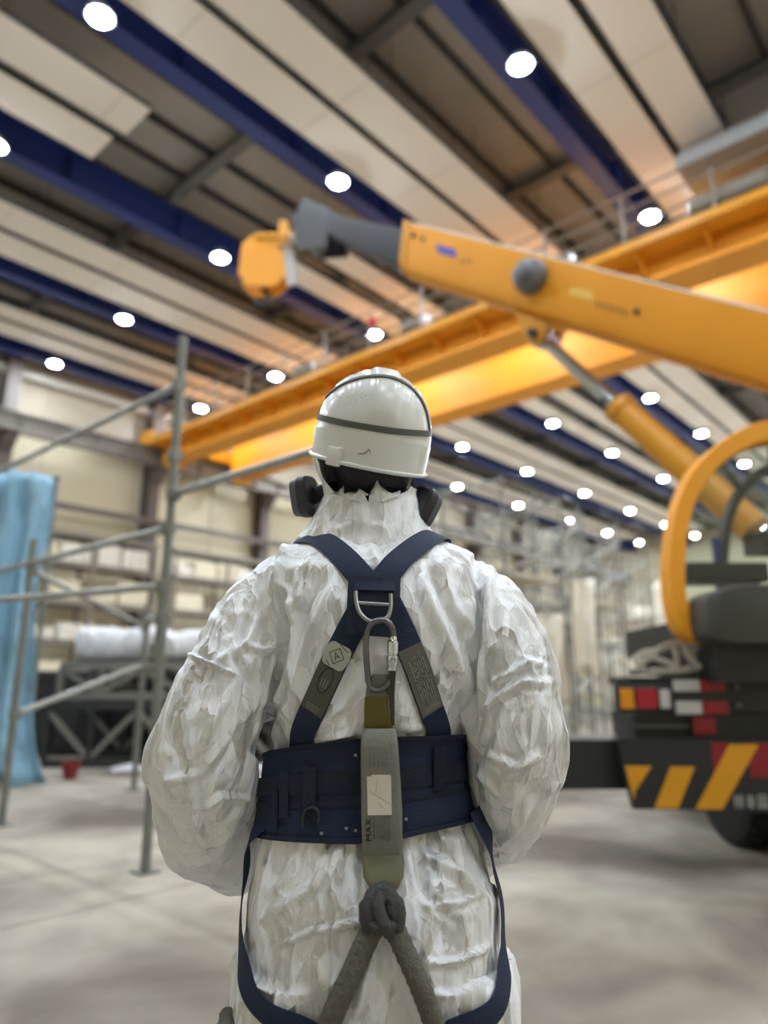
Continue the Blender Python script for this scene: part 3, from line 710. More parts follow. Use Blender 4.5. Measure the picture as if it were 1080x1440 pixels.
# bracket under the boom and luffing cylinder
brk = [on_boom(2.18, .02, -.08), on_boom(2.72, -.02, -.08), on_boom(2.62, -.36, -.08), on_boom(2.40, -.38, -.08)]
m_ = MB(); m_.prism(brk, sdv * .08); m_.prism([p + sdv * .38 for p in brk], sdv * .08); m_.part('cylinder_bracket', YELD, boom)
m_ = MB(); c0 = on_boom(2.52, -.26, -.3); m_.tube([c0 - sdv * .3, c0 + sdv * .3], .06, n=12); m_.part('bracket_pin', BLK, boom)
c1 = Vector((3.75, 7.05, 2.75)); cm = c0.lerp(c1, .40)
m_ = MB(); m_.tube([c0, cm], .082, n=20); m_.lathe([(.13, -.1), (.14, 0), (.13, .1)], c0, sdv, n=16); rod = m_.part('luffing_rod', CHROME, tk, smooth=50)
m_ = MB(); ca = (c1 - c0).normalized(); m_.lathe([(.12, 0), (.185, .03), (.185, .14), (.165, .16), (.165, (c1 - cm).length)], cm, ca, n=24); m_.part('luffing_barrel', YELD, tk, smooth=40)
m_ = MB(); m_.lathe([(.03, 0), (.04, .01), (.03, .03)], cm - ca * .02 + Vector((-.15, -.08, 0)), (-1, -1, 0)); m_.box(c1 + Vector((.1, 0, -.15)), (.26, .4, .2)); m_.part('barrel_foot', BLK, tk)
m_ = MB(); pf = (rt_ + rb_) / 2 + sdv * .31; m_.prism([pf + Vector((-.5, 0, .1)), pf + Vector((.3, 0, .1)), Vector((5.7, pf.y, 1.7)), Vector((4.3, pf.y, 1.7))], (0, .5, 0)); m_.part('boom_foot', YELD, tk)
m_ = MB(); m_.box((4.6, 5.9, 1.62), (2.6, 2.4, .25)); m_.part('platform_wing', BLK, tk)
# dark telescoped section and boom head
t2, b2 = bl_t.lerp(bl_b, .12) + sdv * .06, bl_t.lerp(bl_b, .92) + sdv * .06
m_ = MB(); m_.rings([boom_ring(t2, b2, .5, ax), boom_ring(t2 + ax * 1.9 - (t2 - b2) * .08, b2 + ax * 1.9 + (t2 - b2) * .28, .42, ax)]); m_.part('boom_inner_section', mat('boom_inner_dark', (34, 36, 42), .5), tk, smooth=30)
tipc = (t2 + b2) / 2 + ax * 1.9
m_ = MB(); m_.prism([tipc + upv * .34, tipc + ax * .8 + upv * .42, tipc + ax * 1.05 - upv * .0, tipc + ax * .8 - upv * .5, tipc - upv * .3], sdv * .06)
m_.prism([p + sdv * .46 for p in (tipc + upv * .34, tipc + ax * .8 + upv * .42, tipc + ax * 1.05, tipc + ax * .8 - upv * .5, tipc - upv * .3)], sdv * .06); m_.part('boom_head', BLK, tk)
m_ = MB()
for q in (tipc + ax * .72 + upv * .2, tipc + ax * .72 - upv * .28): m_.lathe([(.2, -.17), (.16, -.14), (.16, .14), (.2, .17)], q + sdv * .26, sdv, n=20)
m_.part('sheave', MGREY, tk, smooth=40)
# hook block
hb = thing('hook_block', 'yellow crane hook block hanging from the black boom tip', 'hook', P(372, 400, 11.6), True)
hp = lambda x, y, f=11.6: P(x, y, f)
m_ = MB(); c = hp(372, 372)
side = [hp(343, 352), hp(356, 340), hp(398, 338), hp(408, 352), hp(404, 396), hp(388, 410), hp(352, 410), hp(338, 394)]
for dy in (-.2, .16): m_.prism([p + Vector((0, dy, 0)) for p in side], (0, .04, 0))
m_.part('cheek_plate', YEL, hb)
m_ = MB(); m_.lathe([(.3, -.14), (.24, -.1), (.24, .1), (.3, .14)], c, (0, 1, 0), n=24); m_.part('sheave', YELD, hb, smooth=40)
m_ = MB(); m_.box(hp(380, 342), (.5, .5, .12), bev=.03); m_.box(hp(400, 330), (.16, .4, .34), bev=.02); m_.part('head_bracket', YELD, hb)
m_ = MB(); hk = [c + Vector((0, 0, -.36)), c + Vector((0, 0, -.52)), c + Vector((.1, 0, -.62)), c + Vector((.12, 0, -.74)), c + Vector((.02, 0, -.84)), c + Vector((-.1, 0, -.78)), c + Vector((-.12, 0, -.7))]
m_.tube(catmull(hk, 4, False), .045, n=10); m_.part('hook', BLK, hb, smooth=60)
m_ = MB(); tc_ = tipc + ax * .72
for dx in (-.1, -.03, .05, .12): m_.tube([c + Vector((dx + .1, 0, .2)), tc_ + sdv * (.26 + dx)], .014, n=5)
m_.part('hoist_rope', mat('rope_steel', (170, 170, 172), .4, metal=.6), hb)
m_ = MB(); m_.prism([hp(398, 345, 11.4), hp(412, 350, 11.4), hp(418, 398, 11.4), hp(404, 402, 11.4)], (0, .05, 0)); m_.part('guard_plate', mat('guard_pale', (186, 184, 182), .4), hb)

# hose and strap bundle lying on the tail end of the truck
HOSE = mat('pale_hose', (188, 184, 172), .55)
t = thing('strap_bundle', 'loose bundle of pale lifting straps on the tail of the truck crane', 'straps', (2.0, 5.5, 1.2), True)
rnd = random.Random(5)
def flat_loop(pts, w, th, par, name, mm):
    m_ = MB(); cp = catmull([tuple(p) for p in pts], 6, False); rings = []
    for i, p in enumerate(cp):
        tt = (cp[min(i + 1, len(cp) - 1)] - cp[max(0, i - 1)]).normalized(); sd = tt.cross(Vector((0, 1, .2))).normalized(); nn = sd.cross(tt)
        rings.append([p + nn * th, p + sd * w * .5 + nn * th * .4, p + sd * w * .5 - nn * th * .4, p - nn * th, p - sd * w * .5 - nn * th * .4, p - sd * w * .5 + nn * th * .4])
    m_.rings(rings); return m_.part(name, mm, par, smooth=50)
for k, pts in enumerate([[(895, 930), (905, 945), (918, 962), (930, 968)], [(912, 925), (935, 908), (958, 905), (975, 918), (990, 912), (1000, 922)], [(948, 908), (952, 930), (950, 950), (942, 962)], [(900, 935), (915, 925), (935, 930), (952, 938)],
                         [(915, 955), (935, 945), (955, 950), (975, 940)], [(960, 912), (975, 930), (985, 945)], [(890, 928), (905, 918), (925, 915)]]):
    flat_loop([P(x, min(y, 946 - 3 * (k % 3)), 5.46 - .025 * k) for x, y in pts], .042, .008, t, 'strap', HOSE)
m_ = MB(); m_.box(P(933, 931, 5.62), (.30, .16, .20), bev=.07); m_.part('canvas_bag', mat('bag_dark', (48, 44, 40), .8), t, 'dark canvas bag under the straps')
m_ = MB(); m_.box(P(935, 945, 5.62), (.5, .2, .05), bev=.02); m_.part('folded_sling', mat('bag_grey', (112, 106, 98), .8), t)

# ------------------------------------------------------------------ left middle distance: lattice sections, tarp, bucket
LT = mat('lattice_dark', (50, 48, 46), .55); LTG = mat('lattice_grey', (122, 118, 110), .55)
def lattice(x0, x1, y0, y1, z0, z1, lab, mm, base):
    t = thing('lattice_section', lab, 'steel frame', base, True, 'steel lattice sections lying behind the scaffold')
    for yy in (y0, y1):
        for zz in (z0 + .06, z1 - .06): MB().bar((x0, yy, zz), (x1, yy, zz), .11, .11).part('chord', mm, t)
    n = 6; dx = (x1 - x0) / n
    for yy in (y0, y1):
        for k in range(n + 1): MB().bar((x0 + dx * k, yy, z0 + .1), (x0 + dx * k, yy, z1 - .1), .08, .08, (1, 0, 0)).part('upright', mm, t)
        for k in range(n):
            a, b = (z0 + .12, z1 - .12) if k % 2 else (z1 - .12, z0 + .12)
            MB().bar((x0 + dx * k, yy, a), (x0 + dx * (k + 1), yy, b), .07, .07, (0, 1, 0)).part('diagonal', LTG if z0 < .5 else mm, t)
    for k in range(n + 1): MB().bar((x0 + dx * k, y0, z1 - .06), (x0 + dx * k, y1, z1 - .06), .07, .07).part('cross_bar', mm, t)
    return t
lattice(-5.1, -1.0, 11.2, 12.6, .0, .95, 'dark steel lattice section lying on the floor behind the scaffold', LT, (-3, 11.9, 0))
lattice(-5.0, -1.2, 11.3, 12.5, .97, 1.55, 'grey steel lattice section stacked on the dark one behind the scaffold', LTG, (-3, 11.9, .97))
t = thing('machine_block', 'black machine casing standing behind the lattice sections', 'machine', (-3, 13.3, 0), True)
m_ = MB(); m_.box((-3.7, 13.3, .72), (6.0, .9, 1.44), bev=.05); m_.part('casing', BLK, t)
for k in range(12): MB().box((-6.4 + .47 * k, 12.83, .7), (.38, .05, 1.0)).part('casing_panel', mat('casing_panel', (36, 36, 36), .5), t)
for k in range(3):
    m_ = MB(); m_.lathe([(.13, 0), (.14, .04), (.06, .06)], (-3.0 + .45 * k - .6, 12.8, .62), (0, -1, 0), n=16); m_.part('gauge', mat('gauge_white', (206, 206, 200), .4), t, 'pale round gauge')
def draped(name, lab, cat, x0, x1, y0, y1, z, h, mm, seed, base, group=None):
    """film-covered long bundle: lumpy loft"""
    rnd = random.Random(seed); rings = []; n = 20; N_ = 22
    for i in range(N_ + 1):
        x = x0 + (x1 - x0) * i / N_; hh = h * (.8 + .3 * rnd.random()); e = .25 if i in (0, N_) else 1; ring = []
        for k in range(n):
            a = 2 * PI * k / n; c, s_ = math.cos(a), math.sin(a)
            ring.append((x, (y0 + y1) / 2 + (y1 - y0) / 2 * e * math.copysign(abs(c) ** .5, c) + rnd.uniform(-.02, .02), z + hh / 2 + hh / 2 * math.copysign(abs(s_) ** .6, s_) * (1 if s_ < 0 else e) + (rnd.uniform(-.03, .03) if s_ > 0 else 0)))
        rings.append(ring)
    m_ = MB(); m_.rings(rings); return m_.single(name, mm, lab, cat, base, True, group, smooth=180)
draped('covered_bundle', 'long bundle under crumpled white film on top of the grey lattice section', 'bundle', -5.0, -1.3, 11.3, 12.5, 1.56, .52, fabric_mat('white_film', (226, 224, 226), .35, .02, 5, .7), 3, (-3, 11.9, 1.56))
draped('covered_bundle', 'low white film sheet lying on the floor before the lattice sections', 'sheet', -3.9, -1.2, 10.5, 11.05, .0, .07, MATS['white_film'], 9, (-2.5, 10.8, 0))
rb_ = thing('bucket', 'small red bucket on the floor before the lattice sections', 'bucket', (-4.15, 9.95, 0), True)
m_ = MB(); m_.lathe([(.075, 0), (.08, .01), (.115, .2), (.12, .21), (.11, .21), (.105, .19), (.07, .02)], (-4.15, 9.95, 0), n=20); m_.part('body', mat('bucket_red', (140, 34, 40), .45), rb_, smooth=35)
m_ = MB(); m_.tube([(-4.15 + .12 * math.cos(a), 9.95, .2 + .09 * math.sin(a)) for a in np.linspace(0, PI, 9)], .005, n=6); m_.part('handle', STEEL, rb_)
# blue tarpaulin
tp = thing('tarpaulin', 'pale blue tarpaulin hanging to the floor at the left edge beside the scaffold', 'tarpaulin', (-5.2, 9.4, 0), True)
rows = []; rnd = random.Random(2)
for j in range(25):
    z = 4.05 - 4.03 * j / 24; row = []
    for i in range(61):
        s = i / 60; fl = (j / 24) ** 6
        x = -6.9 + s * (2.40 + .03 * math.sin(j * .5) - .08 * (1 - j / 24) ** 3 + .36 * fl); y = 9.35 + .09 * math.sin(s * 46 + j * .12) + .05 * math.sin(s * 19 + j * .3 + 1) - .25 * fl * (.5 + .5 * math.sin(s * 30))
        row.append((x, y, max(.012, z - .25 * max(0, s - .8) * (1 - j / 24))))
    rows.append(row)
m_ = MB(); m_.rings(rows, cap=False, closed=False); m_.part('sheet', fabric_mat('blue_tarp', (140, 182, 206), .45, .02, 4, .6, transl=0.1), tp, smooth=180, solid=.004)
m_ = MB(); m_.tube([(-7.0, 9.5, 4.0), (-4.5, 9.5, 4.0)], .03); m_.tube([(-6.95, 9.5, 0), (-6.95, 9.5, 4.0)], .03); m_.tube([(-4.55, 9.52, 0), (-4.55, 9.52, 4.0)], .03); m_.part('support_pole', GALD, tp)

# ------------------------------------------------------------------ the worker (lens-aligned frame)
PF = 1.35
dg_cols = []
def sring(px0, px1, py, yc, ry, e=2.3, n=56, f=PF):
    a, b = P(px0, py, f), P(px1, py, f); cx = (a.x + b.x) / 2; rx = (b.x - a.x) / 2; r = []
    for k in range(n):
        t = 2 * PI * k / n; c, s_ = math.cos(t), math.sin(t)
        r.append(Vector((cx + rx * math.copysign(abs(c) ** (2 / e), c), f + yc + ry * math.copysign(abs(s_) ** (2 / e), s_), a.z)))
    return r
def tube_rings(pts, n=40, sub=5):
    """pts: (px, py, y offset, radius in px); returns smooth rings of a baggy limb"""
    c = [tuple(P(x, y, PF + yo)) for x, y, yo, r in pts]; rr = [r * (PF + yo) * 1.0 / FPX for x, y, yo, r in pts]
    cp = catmull(c, sub, False); rp = [v.x for v in catmull([(r, 0, 0) for r in rr], sub, False)]
    m = MB(); m.tube(cp, rp, n); return m
def remesh(mbs, voxel, smooth):
    tmp = MB()
    for m in mbs: tmp.add(m.v, m.f)
    me = tmp.mesh('tmp'); ob = bpy.data.objects.new('tmp', me); COL.objects.link(ob)
    md = ob.modifiers.new('r', 'REMESH'); md.mode = 'VOXEL'; md.voxel_size = voxel; md.use_smooth_shade = True
    if smooth: ms = ob.modifiers.new('s', 'SMOOTH'); ms.factor = .5; ms.iterations = smooth
    dg = bpy.context.evaluated_depsgraph_get(); out = bpy.data.meshes.new_from_object(ob.evaluated_get(dg))
    bpy.data.objects.remove(ob); bpy.data.meshes.remove(me); return out
def get_v(me):
    a = np.empty(len(me.vertices) * 3, np.float32); me.vertices.foreach_get('co', a); return a.reshape(-1, 3).astype(np.float64)
def get_n(me):
    a = np.empty(len(me.vertices) * 3, np.float32); me.vertex_normals.foreach_get('vector', a); return a.reshape(-1, 3).astype(np.float64)
def set_v(me, a): me.vertices.foreach_set('co', a.astype(np.float32).ravel()); me.update()
def pix(a):
    """lens-aligned points -> pixels"""
    d = a - np.array([0, 0, CAM_H]); z = d[:, 1] * math.cos(PITCH) + d[:, 2] * math.sin(PITCH); u = d[:, 2] * math.cos(PITCH) - d[:, 1] * math.sin(PITCH)
    return 540 + FPX * d[:, 0] / z, 720 - FPX * u / z
def hash3(i, j, k, seed):
    with np.errstate(over='ignore'):
        h = (i.astype(np.int64) * 73856093) ^ (j.astype(np.int64) * 19349663) ^ (k.astype(np.int64) * 83492791) ^ (seed * 2654435761)
        h = (h ^ (h >> 13)) * 1274126177; h = h ^ (h >> 16)
    return (h & 0xffff) / 32767.5 - 1
def facet(p, seed):
    """piecewise-linear noise: flat facets meeting in sharp creases, as in crumpled sheet"""
    f = np.floor(p); r = p - f; i = f.astype(np.int64); o = np.argsort(-r, axis=1); rs = np.take_along_axis(r, o, 1)
    cur = i.copy(); v = hash3(cur[:, 0], cur[:, 1], cur[:, 2], seed); h = v * (1 - rs[:, 0]); ar = np.arange(len(p))
    for k in range(3):
        cur[ar, o[:, k]] += 1; v = hash3(cur[:, 0], cur[:, 1], cur[:, 2], seed)
        h += v * (rs[:, k] - (rs[:, k + 1] if k < 2 else 0))
    return h
def snoise(p, seed):
    f = np.floor(p); r = p - f; i = f.astype(np.int64); w = r * r * (3 - 2 * r); out = 0
    for a in (0, 1):
        for b in (0, 1):
            for c in (0, 1):
                out = out + hash3(i[:, 0] + a, i[:, 1] + b, i[:, 2] + c, seed) * np.where(a, w[:, 0], 1 - w[:, 0]) * np.where(b, w[:, 1], 1 - w[:, 1]) * np.where(c, w[:, 2], 1 - w[:, 2])
    return out
def rotm(a, b, c):
    return np.array(Matrix.Rotation(a, 3, 'X') @ Matrix.Rotation(b, 3, 'Y') @ Matrix.Rotation(c, 3, 'Z'))
def crumple(p, size, amp):
    w = p + .35 * size * np.stack([snoise(p / size * .9, 11 + k) for k in range(3)], 1)
    h = 0
    for k, (s, a) in enumerate(((1, 1), (.47, .5), (.24, .26))):
        R = rotm(.7 + k, 1.1 + .6 * k, .4 + k); q = (w @ R.T) / (size * s); q = q + .25 * np.stack([snoise(q * .7, 31 + k + j) for j in range(3)], 1)
        h = h + a * facet(q, 5 + k)
    return h * amp
def seg_dist(px, py, line):
    """distance in px to a polyline, and the parameter along it"""
    best = np.full(len(px), 1e9); tt = np.zeros(len(px)); side = np.zeros(len(px)); n = len(line) - 1
    for i in range(n):
        (x0, y0), (x1, y1) = line[i], line[i + 1]; dx, dy = x1 - x0, y1 - y0; L2 = dx * dx + dy * dy
        t = np.clip(((px - x0) * dx + (py - y0) * dy) / L2, 0, 1); ex, ey = px - x0 - t * dx, py - y0 - t * dy; d = np.hypot(ex, ey)
        m = d < best; best[m] = d[m]; tt[m] = (i + t[m]) / n; side[m] = np.sign(dx * ey - dy * ex)[m]
    return best, tt, side

worker = bpy.data.objects  # placeholder, replaced below
# --- torso, legs, sleeves of the coverall
torso_rows = [(1395, 345, 706, .01, .155, 2.4), (1330, 347, 697, .0, .168, 2.3), (1250, 352, 690, .0, .165, 2.2), (1195, 364, 674, .01, .150, 2.2), (1150, 372, 664, .02, .138, 2.2), (1110, 378, 655, .02, .132, 2.2), (1065, 382, 648, .02, .132, 2.1),
              (1010, 378, 656, .01, .149, 2.1), (930, 384, 664, .0, .158, 2.2), (860, 384, 668, -.005, .155, 2.3), (810, 380, 672, -.005, .135, 2.4), (782, 394, 662, .0, .108, 2.3), (764, 422, 630, .005, .085, 2.2), (748, 445, 598, .01, .07, 2.0)]
T = MB(); T.rings([sring(a, b, y, yc, ry, e) for y, a, b, yc, ry, e in torso_rows])
def leg_mb(s):
    x = lambda v: 527 + s * v
    rows = []
    for (z, off, rx, ry, yc) in ((.80, .105, .125, .16, .0), (.66, .115, .128, .145, .01), (.5, .12, .105, .12, .0), (.3, .125, .10, .115, -.005), (.14, .128, .10, .11, -.01), (.07, .13, .095, .11, -.01)):
        cx = -.018 + s * off; ring = []
        for k in range(36):
            t = 2 * PI * k / 36; ring.append(Vector((cx + rx * math.cos(t), PF + yc + ry * math.sin(t), z)))
        rows.append(ring)
    m = MB(); m.rings(rows); return m
armL = tube_rings([(418, 826, .0, 54), (366, 868, -.015, 64), (328, 940, -.045, 66), (294, 1030, -.055, 73), (288, 1095, -.02, 73), (300, 1152, .05, 66), (332, 1188, .13, 54), (372, 1196, .21, 44), (430, 1196, .28, 38)])
armR = tube_rings([(636, 830, .0, 54), (682, 870, -.015, 62), (714, 942, -.045, 63), (722, 1030, -.055, 62), (720, 1088, -.02, 62), (702, 1140, .05, 56), (684, 1172, .13, 48), (650, 1190, .21, 42), (590, 1194, .28, 36)])
shL = MB(); shL.rings([sring(392, 470, y, 0, .09 * k, 2) for y, k in ((765, .45), (790, .9), (830, 1.05), (870, .8))])
cov_me = remesh([T, leg_mb(-1), leg_mb(1), armL, armR], .0042, 4)
torso_bvh = None
def bvh_of(me): return BVHTree.FromPolygons([v.co.copy() for v in me.vertices], [tuple(p.vertices) for p in me.polygons])
t_me = T.mesh('tmp_torso'); torso_bvh = bvh_of(t_me)
smooth_bvh = bvh_of(cov_me)
# --- folds: crumpled facets plus the folds that can be followed in the photograph
V = get_v(cov_me); Nn = get_n(cov_me); PX, PY = pix(V)
back = Nn[:, 1] < .25
sleeveL = np.clip((372 - PX) / 30, 0, 1); sleeveR = np.clip((PX - 668) / 30, 0, 1); slv = np.maximum(sleeveL, sleeveR) * (PY < 1245)
straps = [[(430, 748), (475, 785), (510, 820), (530, 850)], [(600, 755), (565, 790), (535, 825)], [(520, 850), (478, 910), (440, 990), (405, 1070)], [(545, 850), (580, 925), (607, 1000), (635, 1075)], [(500, 850), (560, 860)]]
damp = np.ones(len(V))
for s_ in straps:
    d, t, _ = seg_dist(PX, PY, s_); damp = np.minimum(damp, np.where(back, np.clip((d - 16) / 22, .12, 1), 1))
belt_m = np.clip(np.minimum(PY - np.interp(PX, [378, 440, 505, 560, 640, 660], [1060, 1040, 1031, 1028, 1026, 1040]), np.interp(PX, [357, 385, 505, 565, 640, 668], [1166, 1178, 1180, 1174, 1158, 1148]) - PY) / 12, 0, 1) * (PX > 352) * (PX < 676) * (1 - slv)
damp *= 1 - .92 * belt_m
h = crumple(V, .125, .0120) + crumple(V + 3.1, .05, .0020)
h += slv * (crumple(V * np.array([1, 1, .6]) + 7.7, .13, .008))
# long folds: (pixel line, half width px, height m)
folds = [([(398, 835), (400, 880), (392, 940), (378, 1000), (366, 1060)], 8, -.022), ([(672, 835), (668, 900), (666, 960), (664, 1030)], 8, -.022), ([(408, 850), (412, 900), (402, 960), (388, 1010)], 8, .010), ([(655, 850), (652, 910), (652, 970)], 8, .010), ([(478, 800), (455, 850), (425, 930), (398, 1030)], 13, .013), ([(452, 790), (432, 850), (405, 930)], 9, -.010), ([(405, 770), (392, 830), (388, 905)], 11, .012), ([(395, 830), (408, 880), (398, 985)], 8, -.016),
         ([(382, 800), (379, 850), (395, 900)], 7, .008), ([(585, 800), (612, 870), (650, 970), (662, 1040)], 13, .013), ([(600, 790), (640, 880), (668, 960)], 9, -.010), ([(668, 790), (678, 860), (672, 930), (668, 1000)], 8, -.018), ([(648, 785), (655, 840), (640, 900)], 12, .008),
         ([(690, 800), (684, 870), (690, 915)], 9, .012), ([(262, 918), (300, 935), (335, 950)], 4, .010), ([(300, 935), (345, 905), (375, 850)], 10, .008), ([(340, 945), (300, 1020), (285, 1050)], 10, .008), ([(318, 1040), (285, 1090), (225, 1100)], 9, .006),
         ([(400, 985), (380, 1010), (362, 1060)], 8, -.012), ([(345, 870), (330, 920), (350, 960), (335, 1000)], 9, -.010), ([(345, 905), (375, 915), (395, 900)], 7, .010),
         ([(355, 1125), (310, 1120), (290, 1140)], 6, .010), ([(268, 1090), (272, 1150), (290, 1200)], 8, .008), ([(700, 960), (745, 930), (765, 940)], 8, .011), ([(680, 1000), (730, 960), (775, 960)], 9, .010), ([(735, 925), (752, 950), (762, 915)], 5, .009), ([(690, 1060), (725, 1075), (760, 1060)], 8, .010),
         ([(675, 1085), (705, 1110), (720, 1075)], 8, .010), ([(700, 990), (690, 1040), (672, 1080)], 8, -.010), ([(685, 1130), (720, 1140), (755, 1110)], 9, -.007), ([(700, 1190), (730, 1150), (745, 1120)], 7, .008),
         ([(520, 760), (530, 790), (526, 810)], 8, .006), ([(440, 1025), (480, 995), (505, 960)], 10, .011), ([(455, 1040), (495, 1028), (505, 1010)], 6, .007), ([(560, 1025), (600, 1020), (620, 1030)], 8, .008),
         ([(372, 1290), (440, 1250), (460, 1225)], 10, .008), ([(390, 1330), (440, 1310), (520, 1295)], 7, .011), ([(392, 1340), (385, 1420), (395, 1440)], 9, .008), ([(600, 1200), (640, 1230), (665, 1265)], 11, .011), ([(575, 1190), (600, 1260), (640, 1300)], 9, -.009),
         ([(600, 1275), (640, 1272), (665, 1262)], 6, .009), ([(600, 1355), (640, 1350), (680, 1330)], 7, .009), ([(570, 1330), (580, 1400), (600, 1450)], 10, .010), ([(520, 1350), (505, 1410), (480, 1450)], 10, .010), ([(415, 1200), (400, 1240), (380, 1260)], 7, .009), ([(460, 1195), (445, 1240), (450, 1290)], 7, .008), ([(490, 1190), (478, 1235), (480, 1280)], 6, -.008)]
for line, w, a in folds:
    w = w * .72; a = a * 1.1
    d, t, sd = seg_dist(PX, PY, line); env = np.sin(np.clip(t * .9 + .08, 0, 1) * PI) ** .6
    prof = np.where(d < 2.6 * w, np.exp(-(d / w) ** 1.25) - .35 * np.exp(-((d - 1.6 * w) / (.7 * w)) ** 2), 0)
    h += np.where(back, a * env * prof, 0)
# gathers under the belt
ang = np.arctan2(V[:, 1] - PF, V[:, 0] + .018)
gath = np.clip((PY - 1168) / 14, 0, 1) * np.exp(-np.clip(PY - 1180, 0, 400) / 70) * (1 - slv)
g = np.abs(snoise(np.stack([ang * 9, V[:, 2] * 5, 0 * ang], 1), 77)); h += gath * (.5 - g) * .016
V2 = V + Nn * (h * damp)[:, None]
V2[:, 2] = np.maximum(V2[:, 2], .015)
set_v(cov_me, V2)
cov_me.polygons.foreach_set('use_smooth', [True] * len(cov_me.polygons))
cov_bvh = bvh_of(cov_me)
CAMP = Vector((0, 0, CAM_H))
def hit(px, py, bvh=None):
    d = (P(px, py, 1.0) - CAMP).normalized(); r = (bvh or cov_bvh).ray_cast(CAMP, d); return r[0], r[1]
PBASE = Vector((0, PF, 0))
def link_part(me, name, m, parent, label=None):
    a = get_v(me); a -= np.array(base_of(parent)); set_v(me, a); me.materials.clear(); me.materials.append(m); me.name = name
    me.polygons.foreach_set('use_smooth', [True] * len(me.polygons))
    o = bpy.data.objects.new(name, me); COL.objects.link(o); o.parent = parent
    if label: o['label'] = label
    return o
# --- body inside the coverall: one continuous skin with head, hands and feet
HC = P(527, 636, PF + .01)
HR = Matrix.Rotation(math.radians(8), 3, 'Y') @ Matrix.Rotation(math.radians(17), 3, 'X')
HR = Matrix.Rotation(math.radians(9), 3, 'Z') @ HR
def hp_(x, y, z): return HC + HR @ Vector((x, y, z))
def ell(c, r, R=None, n=20):
    m = MB(); prof = [(math.sin(PI * i / 14), -math.cos(PI * i / 14)) for i in range(15)]; v = []
    rings = [[Vector((max(.02, q) * math.cos(2 * PI * k / n) * r[0], max(.02, q) * math.sin(2 * PI * k / n) * r[1], hh * r[2])) for k in range(n)] for q, hh in prof]
    rings = [[Vector(c) + ((R or Matrix.Identity(3)) @ p) for p in rg] for rg in rings]; m.rings(rings); return m
def btube(pts, rs, n=16, sub=3):
    m = MB(); cp = catmull([tuple(p) for p in pts], sub, False); rp = [v.x for v in catmull([(r, 0, 0) for r in rs], sub, False)]; m.tube(cp, rp, n); return m
body = []
body.append(MB().rings([[Vector((p.x * .82 - .003, PF + (p.y - PF) * .78, p.z)) for p in sring(a, b, y, yc, ry, 2.1)] for y, a, b, yc, ry, e in torso_rows[:-1]]))
nk = P(524, 750, PF + .005)
body.append(btube([nk + Vector((0, 0, -.06)), nk + Vector((0, .005, .03)), hp_(0, -.01, -.06)], [.062, .056, .055]))
body.append(ell(hp_(0, 0, .02), (.076, .096, .112), HR)); body.append(ell(hp_(0, .035, -.055), (.058, .062, .07), HR))
body.append(ell(hp_(0, .098, -.02), (.013, .02, .024), HR)); body.append(ell(hp_(0, .085, -.055), (.026, .014, .010), HR)); body.append(ell(hp_(0, .078, -.095), (.022, .02, .016), HR))
for s in (-1, 1): body.append(ell(hp_(s * .078, .0, -.01), (.010, .02, .032), HR)); body.append(ell(hp_(s * .031, .082, .012), (.015, .012, .011), HR))
for tr, s in ((armL, -1), (armR, 1)):
    pass
aL = [(412, 828, .0), (362, 885, .0), (330, 945, -.04), (296, 1035, -.05), (290, 1095, -.02), (304, 1150, .05), (336, 1184, .13), (400, 1188, .24), (448, 1190, .285)]
aR = [(640, 832, .0), (684, 885, .0), (712, 945, -.04), (720, 1035, -.05), (718, 1090, -.02), (700, 1140, .05), (680, 1172, .13), (634, 1184, .24), (592, 1190, .285)]
for a_ in (aL, aR): body.append(btube([P(x, y, PF + yo) for x, y, yo in a_], [.05, .046, .042, .038, .037, .035, .032, .03, .027]))
for s, a_ in ((1, aL), (-1, aR)):
    wv = P(a_[-1][0], a_[-1][1], PF + a_[-1][2]); dx = Vector((s, .25, .0)).normalized(); ux = Vector((0, 0, 1)); fx = Vector((-.25 * s, 1, 0)).normalized()
    if s < 0: wv += Vector((0, .045, .0))
    pc = wv + dx * .045
    body.append(btube([wv - dx * .01, wv + dx * .03, wv + dx * .085], [.026, .034, .03], 14))
    for k, (zo, ln) in enumerate(((.034, .066), (.0115, .076), (-.0115, .070), (-.034, .054))):
        r0 = wv + dx * .075 + ux * zo; q1 = r0 + dx * ln * .5 + fx * .004; q2 = r0 + dx * ln * .85 - fx * .022; q3 = r0 + dx * ln * .9 - fx * .045
        body.append(btube([r0 - dx * .02, r0, q1, q2, q3], [.0095, .0098, .009, .0085, .0075], 10))
    body.append(btube([wv + dx * .02 + ux * .022, wv + dx * .045 + ux * .05, wv + dx * .075 + ux * .06 - fx * .01, wv + dx * .10 + ux * .058 - fx * .018], [.013, .0115, .0105, .009], 10))
for s in (-1, 1):
    cx = -.018
    body.append(btube([Vector((cx + s * .095, PF, .88)), Vector((cx + s * .11, PF, .68)), Vector((cx + s * .118, PF + .005, .48)), Vector((cx + s * .124, PF - .01, .3)), Vector((cx + s * .128, PF - .03, .08))], [.085, .078, .056, .048, .032]))
    body.append(btube([Vector((cx + s * .132, PF - .05, .055)), Vector((cx + s * .132, PF + .02, .05)), Vector((cx + s * .132, PF + .10, .038)), Vector((cx + s * .132, PF + .14, .032))], [.032, .03, .022, .015]))
body_me = remesh(body, .005, 3)
a = get_v(body_me) - np.array(PBASE); set_v(body_me, a); body_me.name = 'person'
SKIN = mat('skin', (196, 150, 122), .5, var=.06)
body_me.materials.clear(); body_me.materials.append(SKIN); body_me.polygons.foreach_set('use_smooth', [True] * len(body_me.polygons))
worker = bpy.data.objects.new('person', body_me); COL.objects.link(worker)
w_ = FW * PF; worker.location = (w_[0], w_[1], 0); worker.rotation_euler = (0, 0, RZ); BASE[worker.name] = PBASE
